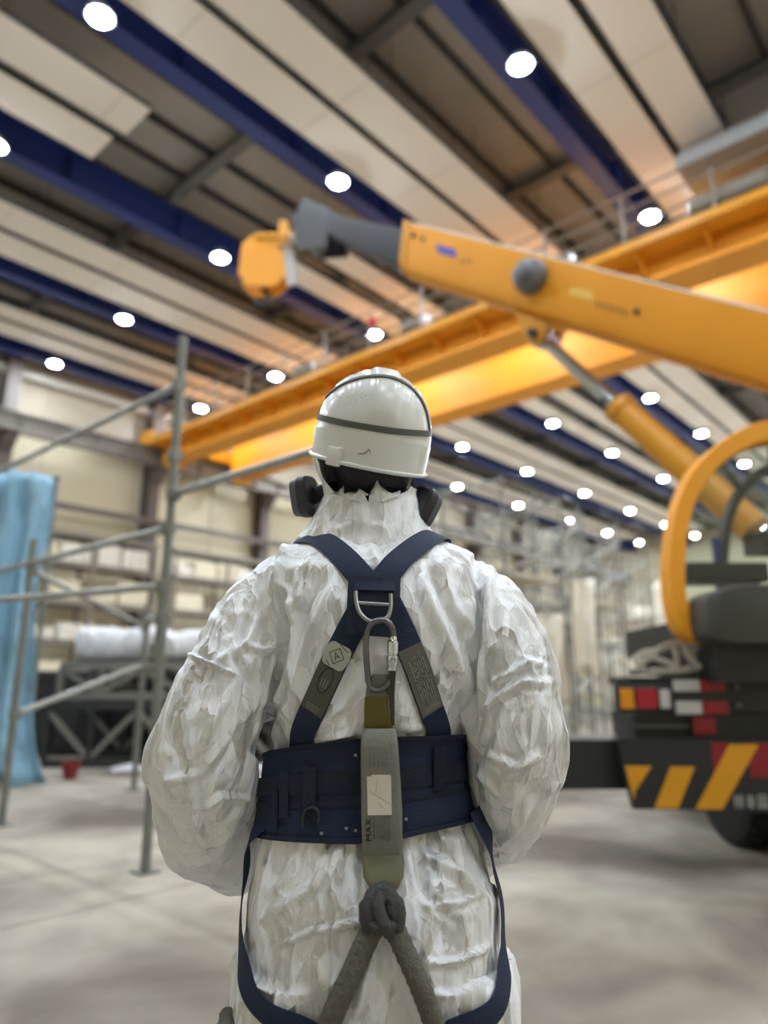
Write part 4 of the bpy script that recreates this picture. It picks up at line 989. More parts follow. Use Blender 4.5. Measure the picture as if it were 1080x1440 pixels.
_tag(worker, 'person in white coverall, hard hat and navy harness standing with back to camera', 'person')
TYV = fabric_mat('white_coverall_sheet', (232, 233, 236), .45, .0020, 17, .5, transl=0.05, facet=.72)
coverall = link_part(cov_me, 'coverall', TYV, worker)
for s in (-1, 1):                                               # boots under the trouser hems
    m_ = MB(); cx = -.018 + s * .132; rg = []
    for (yo, w, h0) in ((-.115, .03, .06), (-.10, .046, .11), (-.04, .052, .15), (.03, .052, .13), (.10, .054, .085), (.16, .05, .07), (.195, .03, .05)):
        rg.append([Vector((cx + w * math.copysign(abs(math.cos(t)) ** .7, math.cos(t)), PF + yo, max(.004, h0 / 2 + h0 / 2 * math.copysign(abs(math.sin(t)) ** .7, math.sin(t))))) for t in np.linspace(0, 2 * PI, 21)[:-1]])
    m_.rings(rg); m_.part('boot', DRUB, worker, smooth=60)
m_ = ell(hp_(0, -.03, -.015), (.0800, .082, .10), HR, 28); nape = ell(hp_(0, -.040, -.075), (.064, .048, .05), HR, 24); m_.add(nape.v, nape.f)
m_.part('hair', mat('hair_black', (16, 16, 22), .5, var=.3, scale=60, bump=.4, bscale=200), worker, smooth=180)
# --- hood: white cloth standing up around the neck, open at the back of the head
n = 96; rows = []
base_l = [(772, 402, 636, .012, .098), (755, 420, 614, .012, .090), (738, 432, 600, .012, .086), (716, 445, 590, .012, .086), (696, 455, 586, .012, .088)]
for (y_, xa, xb, yc, ry) in base_l: rows.append([Vector((p.x, p.y, P(540, y_, p.y).z)) for p in sring(xa, xb, y_, yc, ry, 2.2, n)])
def rim_row(f_):
    out = []
    for k in range(n):
        t = 2 * PI * k / n; c, s_ = math.cos(t), math.sin(t)
        bk = max(0, -s_)                                           # 1 at the back
        pyr = 708 - 24 * min(1, abs(c) / .9) ** 1.6 if s_ < 0 else 684
        if s_ >= -.62: pyr = 684 - (40 if c < 0 else -4) * min(1, (s_ + .62) / .25)
        y0 = 696; py_ = y0 + (pyr - y0) * f_
        xa, xb = 455 + (440 - 455) * max(0, (690 - py_) / 50), 586 + (604 - 586) * max(0, (690 - py_) / 50)
        a_, b_ = P(xa, py_, PF), P(xb, py_, PF); cx = (a_.x + b_.x) / 2; rx = (b_.x - a_.x) / 2
        fl = .004 * f_ * math.sin(t * 9) + .003 * f_ * math.sin(t * 17 + 1)
        out.append(Vector((cx + (rx + fl) * math.copysign(abs(c) ** .9, c), PF + .012 + (.088 + fl) * math.copysign(abs(s_) ** .9, s_), P(540, py_, PF + .012 + .088 * math.copysign(abs(s_) ** .9, s_)).z)))
    return out
for f_ in (.35, .7, 1.0): rows.append(rim_row(f_))
def densify(rows, k):
    out = []
    for a_, b_ in zip(rows, rows[1:]): out += [[p.lerp(q, j / k) for p, q in zip(a_, b_)] for j in range(k)]
    return out + [rows[-1]]
m_ = MB(); m_.rings(densify(rows, 6), cap=False); hood_me = m_.mesh('hood')
Vh = get_v(hood_me); Nh = get_n(hood_me); c_ = np.array([Vh[:, 0].mean(), PF]); sg = np.sign(((Vh[:, :2] - c_) * Nh[:, :2]).sum(1)).mean()
hx, hy = pix(Vh); hh = crumple(Vh, .07, .0034) + crumple(Vh + 2, .03, .0012)
for line, w, a_ in [([(470, 700), (450, 740), (440, 765)], 8, .008), ([(500, 715), (490, 750), (520, 790)], 8, .004), ([(505, 720), (525, 770)], 6, .007), ([(560, 715), (540, 760)], 7, .006), ([(580, 700), (575, 740), (555, 770)], 7, .006), ([(475, 745), (500, 735), (540, 742)], 6, .006), ([(460, 690), (500, 712)], 6, .004)]:
    d, t, sd = seg_dist(hx, hy, line); hh += np.where(Nh[:, 1] * sg < .3, a_ * np.exp(-(d / w) ** 1.3), 0)
hh *= np.clip((hy - 690) / 45, .15, 1)
set_v(hood_me, Vh + Nh * sg * hh[:, None])
bm = bmesh.new(); bm.from_mesh(hood_me); bmesh.ops.solidify(bm, geom=bm.faces[:], thickness=.0015); bm.to_mesh(hood_me); bm.free()
hood_bvh = bvh_of(hood_me)
hood = link_part(hood_me, 'hood', TYV, worker)

# --- hard hat
HATC = P(525, 612, PF + .012)
HATR = Matrix.Rotation(math.radians(8.5), 3, 'Y') @ Matrix.Rotation(math.radians(9), 3, 'Z') @ Matrix.Rotation(math.radians(15), 3, 'X')
HATM = mat('helmet_shell_white', (216, 218, 216), .28, var=.03, coat=.5)
SZ_X, SZ_Y, TOP, BOT = .116, .138, .128, -.058
def hat_pt(t, v, off=0.0):
    """t: angle round the hat; v in 0..1 from rim to crown"""
    c, s_ = math.cos(t), math.sin(t); bk = max(0, -s_)
    z0 = BOT - .014 * bk + .012 * max(0, s_)
    zs = 0.0
    if v < .35: k = v / .35; z = z0 + (zs - z0) * k; r = .975 + .025 * k
    else:
        k = (v - .35) / .65; a = k * PI / 2; z = zs + TOP * math.sin(a) ** 1.0; r = max(.0, math.cos(a)) ** .86
    x, y_ = SZ_X * c * r, SZ_Y * s_ * r
    e = off
    # broad crown ridge running front to back and two shallow side grooves
    ridge = 1 / (1 + math.exp((abs(x) - .026) / .0016)); e += .006 * ridge * min(1, max(0, (v - .38) / .08))
    gr = math.exp(-((abs(x) - .060) / .004) ** 2); e -= .003 * gr * min(1, max(0, (v - .4) / .1))
    if v < .34: e += .0022
    nrm = Vector((c * r / SZ_X * .1, s_ * r / SZ_Y * .1, math.sin(max(0, (v - .35) / .65) * PI / 2) * .9 + .02)); nrm.normalize()
    return Vector((x, y_, z)) + nrm * e
hat_w = lambda p: HATC + HATR @ p
m_ = MB(); NT, NV = 96, 44
rg = [[hat_w(hat_pt(2 * PI * k / NT, v)) for k in range(NT)] for v in [i / NV * .998 for i in range(NV + 1)]]
m_.rings(rg, cap=False); nV = len(m_.v); m_.f.append(tuple(range((NV) * NT, (NV + 1) * NT)))
hat = m_.part('hard_hat', HATM, worker, smooth=180, solid=.0035)
hat_bvh = bvh_of(m_.mesh('tmp_hat'))
m_ = MB()
lip = [hat_w(hat_pt(2 * PI * k / NT, 0, .0025)) for k in range(NT)]; m_.tube(lip, .0042, 8, closed=True); m_.part('rim_lip', HATM, hat, smooth=60)
def hat_hit(px, py, off=.002):
    p, nrm = hit(px, py, hat_bvh)
    if p is None:
        q = P(px, py, PF); p, nrm, _, _ = hat_bvh.find_nearest(q)
    if nrm.dot(CAMP - p) < 0: nrm = -nrm
    return p + nrm * off, nrm
def hat_band(pts, w, name, mm, off=.002):
    cp = catmull([(x, y, 0) for x, y in pts], 8, False); rings = []
    hp2 = [hat_hit(p.x, p.y, off) for p in cp]
    for i in range(len(hp2)):
        p, nn = hp2[i]; t = (hp2[min(i + 1, len(hp2) - 1)][0] - hp2[max(0, i - 1)][0]).normalized(); sd = t.cross(nn).normalized()
        rings.append([p + sd * w / 2 + nn * .0012, p - sd * w / 2 + nn * .0012, p - sd * w / 2 - nn * .004, p + sd * w / 2 - nn * .004])
    m_ = MB(); m_.rings(rings); return m_.part(name, mm, hat, smooth=30)
STRAPG = mat('elastic_grey', (86, 88, 82), .7, var=.15, scale=80)
hat_band([(446, 586), (470, 592), (500, 598), (530, 603), (560, 607), (585, 609), (604, 610)], .0115, 'elastic_strap', STRAPG)
hat_band([(447, 583), (451, 571), (464, 554), (484, 540), (508, 532), (530, 529.5), (552, 532), (573, 542), (590, 560), (599, 580), (604, 606)], .0075, 'elastic_strap', STRAPG)
p, nn = hat_hit(472, 642, .0); sdx = HATR @ Vector((1, 0, 0)); szx = nn.cross(sdx).normalized(); sdx = szx.cross(nn)
m_ = MB(); m_.box(p + nn * .004, (.030, .036, .014), Matrix((sdx, szx, nn)).transposed(), bev=.004); m_.part('clip_boss', HATM, hat, smooth=40)
m_ = MB(); pts = [hat_hit(x, y, .0006)[0] for x, y in ((503, 638), (510, 638.3), (514, 637), (519, 632), (521, 637))]
m_.tube(pts, .0007, 6); m_.part('pen_mark', BLK, hat)
m_ = MB(); rnd = random.Random(8)
for k in range(46):                                              # water drops and dust specks on the crown
    x = rnd.uniform(470, 515); y_ = rnd.uniform(555, 590) - (x - 470) * .15; q, nn = hat_hit(x, y_, .0004); m_.lathe([(rnd.uniform(.0007, .0017), 0), (.0004, .0009)], q, nn, n=7)
m_.part('water_drop', mat('drop_white', (236, 238, 240), .1), hat, kind='stuff')
# inner harness pad seen under the rim, dark
m_ = MB(); rg = []
for zz, rr in ((-.066, .80), (-.04, .86), (-.02, .88)): rg.append([hat_w(Vector((SZ_X * rr * math.cos(t), SZ_Y * rr * math.sin(t), zz))) for t in np.linspace(0, 2 * PI, 49)[:-1]])
m_.rings(rg, cap=False); m_.part('sweat_band', mat('sweat_band_black', (18, 19, 24), .7), hat, smooth=180, solid=.003)
# --- respirator
resp = None
m_ = MB(); m_.rings([[hp_(.05 * math.cos(t) * k, .075 + yo, -.055 + .06 * math.sin(t) * k) for t in np.linspace(0, 2 * PI, 25)[:-1]] for k, yo in ((1.15, -.01), (1.1, .02), (.85, .05), (.5, .062))])
resp = m_.part('respirator', mat('respirator_grey', (96, 98, 102), .45), worker, smooth=40)
CART = mat('cartridge_dark', (44, 44, 48), .5); CARTL = mat('cartridge_face_grey', (84, 84, 92), .45)
def cartridge(px, py, yo, s, wpx):
    c = P(px, py, PF + yo); ax_ = (HR @ Vector((s * .88, .35, -.32))).normalized(); w = wpx
    def ring(r1, r2, d, e=.55):
        u = (HR @ Vector((0, 0, 1))); u = (u - ax_ * u.dot(ax_)).normalized(); v_ = ax_.cross(u)
        return [c + ax_ * d + u * (r1 * math.copysign(abs(math.sin(t)) ** e, math.sin(t))) + v_ * (r2 * math.copysign(abs(math.cos(t)) ** e, math.cos(t))) for t in np.linspace(0, 2 * PI, 33)[:-1]]
    m_ = MB(); m_.rings([ring(.036, .036, -.016), ring(.041, .041, -.012), ring(.041, .041, .003)]); o = m_.part('filter_cartridge', CART, resp, smooth=30)
    m_ = MB(); m_.rings([ring(.037, .037, .002), ring(.039, .039, .005), ring(.037, .037, .018), ring(.027, .027, .022)]); m_.part('filter_cap', CARTL, resp, smooth=30)
    m_ = MB(); m_.tube([c - ax_ * .012, hp_(s * .03, .12, -.07)], .018, 14); m_.part('valve_arm', CART, resp, smooth=50)
cartridge(430, 699, .02, -1, 1); cartridge(592, 713, .01, 1, 1)
for s in (-1, 1): m_ = MB(); m_.bar(hp_(s * .088, .0, -.019), hp_(s * .084, .02, -.072), .028, .006, (1, 0, 0)); m_.part('strap_buckle', MGREY, resp)

# ------------------------------------------------------------------ safety harness
NAVYW = mat('navy_webbing', (12, 29, 60), .75, var=.2, scale=60, bump=.25, bscale=320)
NAVYD = mat('navy_pad', (11, 22, 44), .8, var=.2, scale=40, bump=.2, bscale=260)
class Ribbon:
    """webbing that follows the cloth: centre points, width across, offset from the cloth"""
    def __init__(s, pts3, w, off, th=.0022, sm=6, bvh=None, steps=6, cross=7, sm_n=4):
        bvh = bvh or cov_bvh; cp = catmull([tuple(p) for p in pts3], steps, False); C_ = []; N_ = []
        for p in cp:
            q, nn, _, d = bvh.find_nearest(p); C_.append(q); N_.append(nn)
        for _ in range(sm_n * 3): N_ = [N_[0]] + [(N_[i - 1] + N_[i] * 2 + N_[i + 1]).normalized() for i in range(1, len(N_) - 1)] + [N_[-1]]
        s.th = th; s.w = w; s.C = []; s.N = []; s.S = []
        # height of the cloth under the full width, so the webbing rides on the folds
        H_ = []
        for i, (c, nn) in enumerate(zip(C_, N_)):
            t = (C_[min(i + 1, len(C_) - 1)] - C_[max(0, i - 1)]).normalized(); sd = t.cross(nn).normalized(); hmax = -1
            for k in range(5):
                o = c + sd * w * (k / 4 - .5) * .9 + nn * .05; r = bvh.ray_cast(o, -nn, .1)
                if r[0] is not None: hmax = max(hmax, .05 - r[3])
            H_.append(max(-.004, min(hmax, .02)))
        for _ in range(sm): H_ = [H_[0]] + [max(H_[i] * .6, (H_[i - 1] + H_[i] * 2 + H_[i + 1]) / 4) for i in range(1, len(H_) - 1)] + [H_[-1]]
        Q = [c + nn * (hh + off) for c, nn, hh in zip(C_, N_, H_)]
        for _ in range(sm): Q = [Q[0]] + [(Q[i - 1] + Q[i] * 2 + Q[i + 1]) / 4 for i in range(1, len(Q) - 1)] + [Q[-1]]
        s.C = Q; s.N = N_
        for i in range(len(Q)):
            t = (Q[min(i + 1, len(Q) - 1)] - Q[max(0, i - 1)]).normalized(); s.S.append(t.cross(N_[i]).normalized())
        s.L = [0]
        for a_, b_ in zip(Q, Q[1:]): s.L.append(s.L[-1] + (b_ - a_).length)
    def at(s, d, x, o=0.0):
        """point d metres along, x metres across, o off the face"""
        L = s.L; d = max(0, min(L[-1] - 1e-6, d)); i = max(k for k in range(len(L) - 1) if L[k] <= d); k = (d - L[i]) / max(1e-9, L[i + 1] - L[i])
        c = s.C[i].lerp(s.C[i + 1], k); nn = s.N[i].lerp(s.N[i + 1], k).normalized(); sd = s.S[i].lerp(s.S[i + 1], k).normalized()
        return c + sd * x + nn * (s.th + o)
    def mb(s, w=None, i0=0, i1=None, lift=0.0, th=None):
        w = w or s.w; th = th or s.th; m = MB(); rings = []
        for c, nn, sd in list(zip(s.C, s.N, s.S))[i0:i1]:
            c = c + nn * lift; e = min(.003, w * .1)
            rings.append([c + sd * (w / 2 - e) + nn * th, c + sd * w / 2 + nn * th * .5, c + sd * (w / 2 - e), c - sd * (w / 2 - e), c - sd * w / 2 + nn * th * .5, c - sd * (w / 2 - e) + nn * th])
        m.rings(rings); return m
def pxpts(line, bvh=None):
    out = []
    for x, y_ in line:
        q, nn = hit(x, y_, bvh); out.append(q if q is not None else P(x, y_, PF - .02))
    return out
# waist pad: follows the torso all the way round
def belt_ring(fz, off, n=120, top=None):
    tops = [(340, 1085), (378, 1068), (400, 1056), (440, 1046), (505, 1038), (560, 1035), (640, 1034), (655, 1046), (690, 1070)]
    bots = [(340, 1160), (357, 1166), (385, 1181), (505, 1183), (565, 1176), (640, 1158), (668, 1148), (690, 1140)]
    ip = lambda L, x: float(np.interp(x, [a for a, b in L], [b for a, b in L]))
    ring = []; cx = P(517, 1110, PF).x; cy = PF + .02
    for k in range(n):
        t = 2 * PI * k / n; d = Vector((math.cos(t), math.sin(t), 0)); 
        xw = cx + .17 * math.cos(t); px = 540 + (xw) * FPX / (P(540, 1110, PF).y * math.cos(PITCH) - .1 * math.sin(PITCH))
        py = ip(tops, px) + (ip(bots, px) - ip(tops, px)) * fz
        z = P(px, py, PF - .12 * max(0, -math.sin(t)) ** .5).z
        r = torso_bvh.ray_cast(Vector((cx, cy, z)), d); q = r[0] if r[0] is not None else Vector((cx, cy, z)) + d * .15
        ring.append(q + d * off)
    return ring
def belt_shell(f0, f1, off, edge, name, mm, par, th=.006, rows=8):
    m_ = MB(); outer_ = [belt_ring(f0 + (f1 - f0) * i / rows, off - (edge if i in (0, rows) else 0)) for i in range(rows + 1)]
    inner_ = [belt_ring(f0 + (f1 - f0) * i / rows, off - th) for i in (rows, 0)]
    rg = outer_ + inner_; rg.append(rg[0]); m_.rings(rg, cap=False); return m_.part(name, mm, par, smooth=50)
harness = belt_shell(0.0, 1.0, .017, .005, 'harness', NAVYW, worker, th=.012)
harness['label'] = 'navy full-body safety harness with padded waist belt'
belt_shell(.30, .52, .0215, .001, 'waist_webbing', NAVYD, harness, th=.004, rows=3)
belt_shell(.60, .66, .0195, .001, 'waist_webbing', NAVYD, harness, th=.003, rows=2)
belt_shell(.0, .05, .0195, .001, 'belt_binding', NAVYD, harness, th=.004, rows=2); belt_shell(.95, 1.0, .0195, .001, 'belt_binding', NAVYD, harness, th=.004, rows=2)
# straps over the shoulders
over_l = [P(428, 748, PF - .05), P(424, 752, PF - .02), P(420, 760, PF + .03), P(416, 790, PF + .09), P(410, 860, PF + .16), P(425, 960, PF + .17), P(440, 1060, PF + .16)]
over_r = [P(606, 762, PF - .05), P(612, 764, PF - .02), P(616, 770, PF + .03), P(622, 795, PF + .09), P(628, 860, PF + .16), P(612, 960, PF + .17), P(600, 1060, PF + .16)]
sul = Ribbon(pxpts([(540, 846), (522, 828), (500, 803), (475, 777), (452, 760)]) + over_l, .046, .003); sul.mb().part('shoulder_strap', NAVYW, harness, smooth=40)
sur = Ribbon(pxpts([(512, 852), (528, 832), (546, 808), (566, 786), (586, 770)]) + over_r, .046, .0055); sur.mb().part('shoulder_strap', NAVYW, harness, smooth=40)
sll = Ribbon(pxpts([(518, 842), (502, 870), (482, 908), (460, 955), (440, 1000), (424, 1040)]) + [P(404, 1085, PF - .13)], .046, .003); sll.mb().part('back_strap', NAVYW, harness, smooth=40)
slr = Ribbon(pxpts([(542, 842), (557, 872), (574, 910), (590, 950), (606, 1000), (619, 1040)]) + [P(632, 1085, PF - .13)], .046, .003); slr.mb().part('back_strap', NAVYW, harness, smooth=40)
# dorsal plate
pad = Ribbon(pxpts([(527, 815), (526, 840), (525, 868), (523, 893)]), .088, .009, th=.004); pad.mb().part('dorsal_pad', NAVYD, harness, smooth=40)
pad2 = Ribbon(pxpts([(527, 824), (527, 836)]), .07, .0145, th=.003, sm_n=1); pad2.mb().part('dorsal_loop', NAVYW, harness, smooth=40)
def off_pad(px, py, o):
    q, nn = hit(px, py); q2 = q if q is not None else P(px, py, PF - .15)
    return q2 + Vector((0, -1, 0)) * (.014 + o)
m_ = MB(); dr = [(501, 834), (502, 848), (506, 862), (514, 872), (524, 877), (536, 876), (545, 870), (549, 858), (549.5, 846), (549, 838)]
m_.tube(catmull([tuple(off_pad(x, y_, .010 + .012 * max(0, (y_ - 845) / 30))) for x, y_ in dr], 5, False), .0036, 10); m_.tube([off_pad(503, 850, .011), off_pad(549, 853, .011)], .0034, 10)
m_.part('dorsal_ring', STEEL, harness, 'steel dorsal D-ring', smooth=60)
# leg straps
def near_pts(L, f): return [P(x, y_, f + yo) for x, y_, yo in L]
ll = Ribbon(near_pts([(372, 1150, -.06), (360, 1190, -.05), (352, 1240, -.04), (350, 1290, -.05), (356, 1340, -.07), (366, 1390, -.10), (392, 1425, -.14), (436, 1448, -.15), (480, 1475, -.10)], PF), .038, .009, sm=8); ll.mb().part('leg_strap', NAVYW, harness, smooth=40)
lr = Ribbon(near_pts([(655, 1140, -.06), (668, 1180, -.05), (680, 1230, -.04), (688, 1290, -.05), (690, 1345, -.07), (682, 1395, -.10), (660, 1430, -.14), (630, 1452, -.15), (590, 1478, -.10)], PF), .038, .009, sm=8); lr.mb().part('leg_strap', NAVYW, harness, smooth=40)
# small belt hardware
def belt_pt(px, py, o=.0): 
    q, nn = hit(px, py, belt_bvh); return (q if q is not None else P(px, py, PF - .15)) + Vector((0, -1, 0)) * o
bm_ = MB(); bm_.rings([belt_ring(i / 8, .022) for i in range(9)], cap=False); belt_bvh = bvh_of(bm_.mesh('tmp_belt'))
for x, y0, y1, w in ((436, 1078, 1140, 17), (400, 1085, 1150, 12), (388, 1112, 1165, 7), (618, 1050, 1110, 14)):
    a_, b_ = belt_pt(x, y0, .003), belt_pt(x - 1, y1, .003); m_ = MB(); m_.bar(a_, b_, w * .00125, .005, (0, -1, 0)); m_.part('belt_loop', NAVYD, harness)
m_ = MB(); m_.tube(catmull([tuple(belt_pt(x, y_, .008)) for x, y_ in ((427, 1163), (427, 1148), (431, 1138), (440, 1134), (448, 1139), (450, 1150), (447, 1156))], 4, False), .0032, 8); m_.part('gear_ring', mat('ring_dark', (46, 50, 58), .35, metal=.5), harness, 'dark gear ring on the belt', smooth=60)
m_ = MB()
for x, y_ in ((571, 1152), (487, 1165), (500, 1168), (452, 1172), (500, 1062)): m_.lathe([(.0028, 0), (.0022, .0012)], belt_pt(x, y_, .0), (0, -1, 0), n=8)
m_.part('paint_speck', mat('speck_grey', (150, 152, 160), .6), harness, kind='stuff')
# printed labels sewn on the back straps
LAB1 = mat('label_pale', (164, 168, 158), .6, var=.08, scale=50); LAB2 = mat('label_olive_dark', (74, 74, 66), .65, var=.25, scale=60); INK = mat('ink_dark', (30, 33, 31), .7); INKL = mat('ink_pale', (148, 148, 138), .7)
def d_at(rb, px, py):
    q, nn = hit(px, py); return min(range(len(rb.C)), key=lambda i: (rb.C[i] - q).length), q
def rib_d(rb, px, py):
    i, q = d_at(rb, px, py); return rb.L[i]
def patch(rb, d0, d1, w, o, name, mm, par=None, th=.0008, shape=None):
    m_ = MB(); rings = []; N_ = 14
    for k in range(N_ + 1):
        d = d0 + (d1 - d0) * k / N_; ww = w * (shape(k / N_) if shape else 1)
        rings.append([rb.at(d, ww / 2, o), rb.at(d, ww / 2, o + th), rb.at(d, -ww / 2, o + th), rb.at(d, -ww / 2, o)])
    m_.rings(rings); return m_.part(name, mm, par or harness, smooth=30)
def stroke(m_, rb, a_, b_, o, w=.0012):
    N_ = 4; pts = [rb.at(a_[1] + (b_[1] - a_[1]) * i / N_, a_[0] + (b_[0] - a_[0]) * i / N_, o) for i in range(N_ + 1)]
    m_.tube(pts, w / 2, 5)
i0 = rib_d(sll, 479, 908); i1 = rib_d(sll, 441, 1000)
lb = patch(sll, i0, i1, .043, .0010, 'printed_label', LAB2); lb['label'] = 'dark printed label on the left back strap'
hexs = lambda k: .62 + .38 * math.sin(min(1, max(0, k)) * PI) ** .5
top = patch(sll, i0 - .002, i0 + .038, .046, .0022, 'hexagon_patch', LAB1, shape=hexs); top['label'] = 'pale hexagonal patch with framed letter A'
cxm = i0 + .018; m_ = MB()
rot = lambda x, y_, a: (x * math.cos(a) - y_ * math.sin(a), x * math.sin(a) + y_ * math.cos(a))
sgn = 1 if (sll.at(cxm, .01) - sll.at(cxm, 0)).x > 0 else -1
def S2(x, y_):                                                   # picture-like right/down on the strap, turned as printed
    return (sgn * x, cxm + y_)
ang_ = math.radians(-48)
sq = [rot(x, y_, ang_) for x, y_ in ((-.0095, -.0095), (.0095, -.0095), (.0095, .0095), (-.0095, .0095))]
for k in range(4): stroke(m_, sll, S2(*sq[k]), S2(*sq[(k + 1) % 4]), .0032)
aw = [rot(x, y_, ang_) for x, y_ in ((-.0045, .006), (0, -.006), (.0045, .006), (-.0026, .0015), (.0026, .0015))]
for a_, b_ in ((0, 1), (1, 2), (3, 4)): stroke(m_, sll, S2(*aw[a_]), S2(*aw[b_]), .0032)
for a_, b_ in (((-.004, -.0195), (.014, -.014)), ((-.014, .013), (-.004, .0185))): stroke(m_, sll, S2(*a_), S2(*b_), .0032, .001)
m_.part('print', INK, harness)
m_ = MB(); dm = i0 + .062                                          # dark oval and small print lower on the label
for k in range(24):
    a_ = 2 * PI * k / 24; b_ = 2 * PI * (k + 1) / 24; stroke(m_, sll, (.011 * math.cos(a_), dm + .022 * math.sin(a_)), (.011 * math.cos(b_), dm + .022 * math.sin(b_)), .002, .0016)
m_.part('print', INK, harness)
m_ = MB()
for k in range(3): stroke(m_, sll, (sgn * (-.005 + .005 * k), dm - .002), (sgn * (-.005 + .005 * k), dm + .012), .002, .0012)
for k in range(3): stroke(m_, sll, (-.014 + .002 * k, i1 - .012 + .004 * k), (.013, i1 - .012 + .004 * k), .002, .0009)
m_.part('print', INKL, harness)
j0 = rib_d(slr, 573, 908); j1 = rib_d(slr, 603, 998)
lb2 = patch(slr, j0, j1, .043, .0010, 'printed_label', mat('label_grey', (92, 90, 84), .65, var=.2, scale=60)); lb2['label'] = 'grey label with small print on the right back strap'
m_ = MB(); rnd = random.Random(4); s2 = 1 if (slr.at(j0, .01) - slr.at(j0, 0)).x > 0 else -1
for r_ in range(7):                                                # worn rows of small print running along the strap
    x = s2 * (.014 - .0042 * r_); d = j0 + .010 + .002 * r_ + (.012 if r_ in (0, 5) else 0)
    while d < j1 - .012 - (.02 if r_ in (5, 6) else 0):
        l = rnd.choice((.0016, .0022, .003, .0044)); 
        if rnd.random() < .82: stroke(m_, slr, (x, d), (x, min(d + l, j1 - .01)), .002, .0021)
        d += l + .0013
for k in range(3): stroke(m_, slr, (-.016, j1 - .012 + .003 * k), (.014, j1 - .012 + .003 * k), .002, .0009)
m_.part('print', INKL, harness)

# ------------------------------------------------------------------ shock-absorbing lanyard hooked to the dorsal ring
def lp(px, py, o=.02):
    """a point o metres off the worker's back on the viewer's side"""
    best = None
    for dx in (-12, 0, 12):
        q, nn = hit(px + dx, py); q2, n2 = hit(px + dx, py, belt_bvh)
        for z in (q, q2):
            if z is not None and (best is None or z.y < best): best = z.y
    if best is None: best = PF - .15
    return P(px, py, best - o)
ly = thing('lanyard', 'grey shock-absorbing rope lanyard clipped by carabiner to the harness back ring', 'lanyard', (0, PF - .2, 1.0), True)
GUN = mat('gunmetal', (112, 112, 116), .32, metal=.9, var=.2, scale=30)
cb = [(518, 960), (515.5, 930), (515, 905), (517, 888), (523, 877), (532, 872.5), (542, 873), (549, 879), (553, 889), (552.5, 910), (551.5, 940)]
m_ = MB(); m_.tube(catmull([tuple(lp(x, y_, .040 if y_ < 885 else .034)) for x, y_ in cb], 5, False) , .0050, 12)
m_.tube(catmull([tuple(lp(x, y_, .030)) for x, y_ in ((518, 958), (522, 968), (534, 970), (546, 960), (551.5, 938))], 4, False), .0048, 10)
car = m_.part('carabiner', GUN, ly, smooth=60)
m_ = MB(); q0, q1 = lp(552.8, 894, .034), lp(551.2, 943, .034); L_ = (q1 - q0).length; axg = (q1 - q0).normalized()
m_.lathe([(.005, 0), (.0066, .002), (.0066, .007), (.0088, .009), (.0092, .012), (.0092, .028), (.0082, .029), (.0082, .031), (.0094, .032), (.0094, L_ - .012), (.008, L_ - .006), (.008, L_), (.005, L_ + .002)], q0, axg, n=20); m_.part('gate_sleeve', CHROME, car, 'bright screw-lock gate sleeve', smooth=40)
m_ = MB()
for k in range(10):
    a_ = 2 * PI * k / 10; u = axg.orthogonal().normalized(); w = axg.cross(u); m_.bar(q0 + axg * .034 + (u * math.cos(a_) + w * math.sin(a_)) * .0092, q0 + axg * (L_ - .014) + (u * math.cos(a_) + w * math.sin(a_)) * .0092, .0012, .0012, (u * math.cos(a_) + w * math.sin(a_)))
m_.part('sleeve_knurl', STEEL, car, kind='stuff')
WEB = mat('webbing_grey', (106, 106, 100), .75, var=.15, scale=60, bump=.2, bscale=300); OLV = mat('olive_sleeve', (92, 84, 14), .55, var=.3, scale=12); PACK = mat('pack_grey', (112, 111, 104), .55, var=.15, scale=20, bump=.15, bscale=120); PACKO = mat('pack_olive', (96, 94, 72), .55, var=.15, scale=20)
def slabstack(rows, name, mm, par, th, e=.35, o0=.012, n=28, label=None):
    """rows: (px left, px right, py, extra offset): rounded-rectangle sections stacked down the back"""
    rg = []
    for xa, xb, y_, o in rows:
        c = lp((xa + xb) / 2, y_, o0 + o); a_, b_ = P(xa, y_, c.y), P(xb, y_, c.y); hx = (b_.x - a_.x) / 2; cx = (a_.x + b_.x) / 2
        rg.append([Vector((cx + hx * math.copysign(abs(math.cos(t)) ** e, math.cos(t)), c.y + th / 2 * math.copysign(abs(math.sin(t)) ** e, math.sin(t)), c.z)) for t in np.linspace(0, 2 * PI, n + 1)[:-1]])
    ys = [r[0].y for r in rg]
    mid = [sum(p.y for p in r) / len(r) for r in rg]; sm_ = mid[:]
    for _ in range(6): sm_ = [sm_[0]] + [min(mid[i], (sm_[i - 1] + 2 * sm_[i] + sm_[i + 1]) / 4) for i in range(1, len(sm_) - 1)] + [sm_[-1]]
    for r, m0, m1 in zip(rg, mid, sm_):
        for p in r: p.y += m1 - m0
    m_ = MB(); m_.rings(rg); return m_.part(name, mm, par, label, smooth=40)
slabstack([(524, 545, 948, .012), (519, 549, 957, .012), (515, 545, 968, .010), (513, 545, 985, .008)], 'webbing_loop', WEB, ly, .008, o0=.014)
slabstack([(549, 557, 944, .020), (545, 556, 956, .016), (545, 555, 975, .010), (548, 555, 1000, .008), (551, 555, 1020, .006)], 'webbing_fold', mat('webbing_dark', (60, 60, 52), .75), ly, .010, o0=.014)
slabstack([(513, 545, 980, .010), (512, 547, 1000, .008), (512, 551, 1015, .008), (511, 554, 1030, .008)], 'olive_tab', OLV, ly, .011, o0=.012, label='olive yellow tear-webbing tab')
pack_rows = [(512, 556, 1024, .002), (508, 558, 1030, .006), (507.5, 560, 1050, .008), (507.5, 562, 1080, .009), (508, 564, 1110, .009), (508, 565.5, 1140, .009), (509, 566, 1170, .009), (509.5, 567, 1200, .009)]
pack = slabstack(pack_rows, 'shock_absorber', PACK, ly, .030, o0=.020)
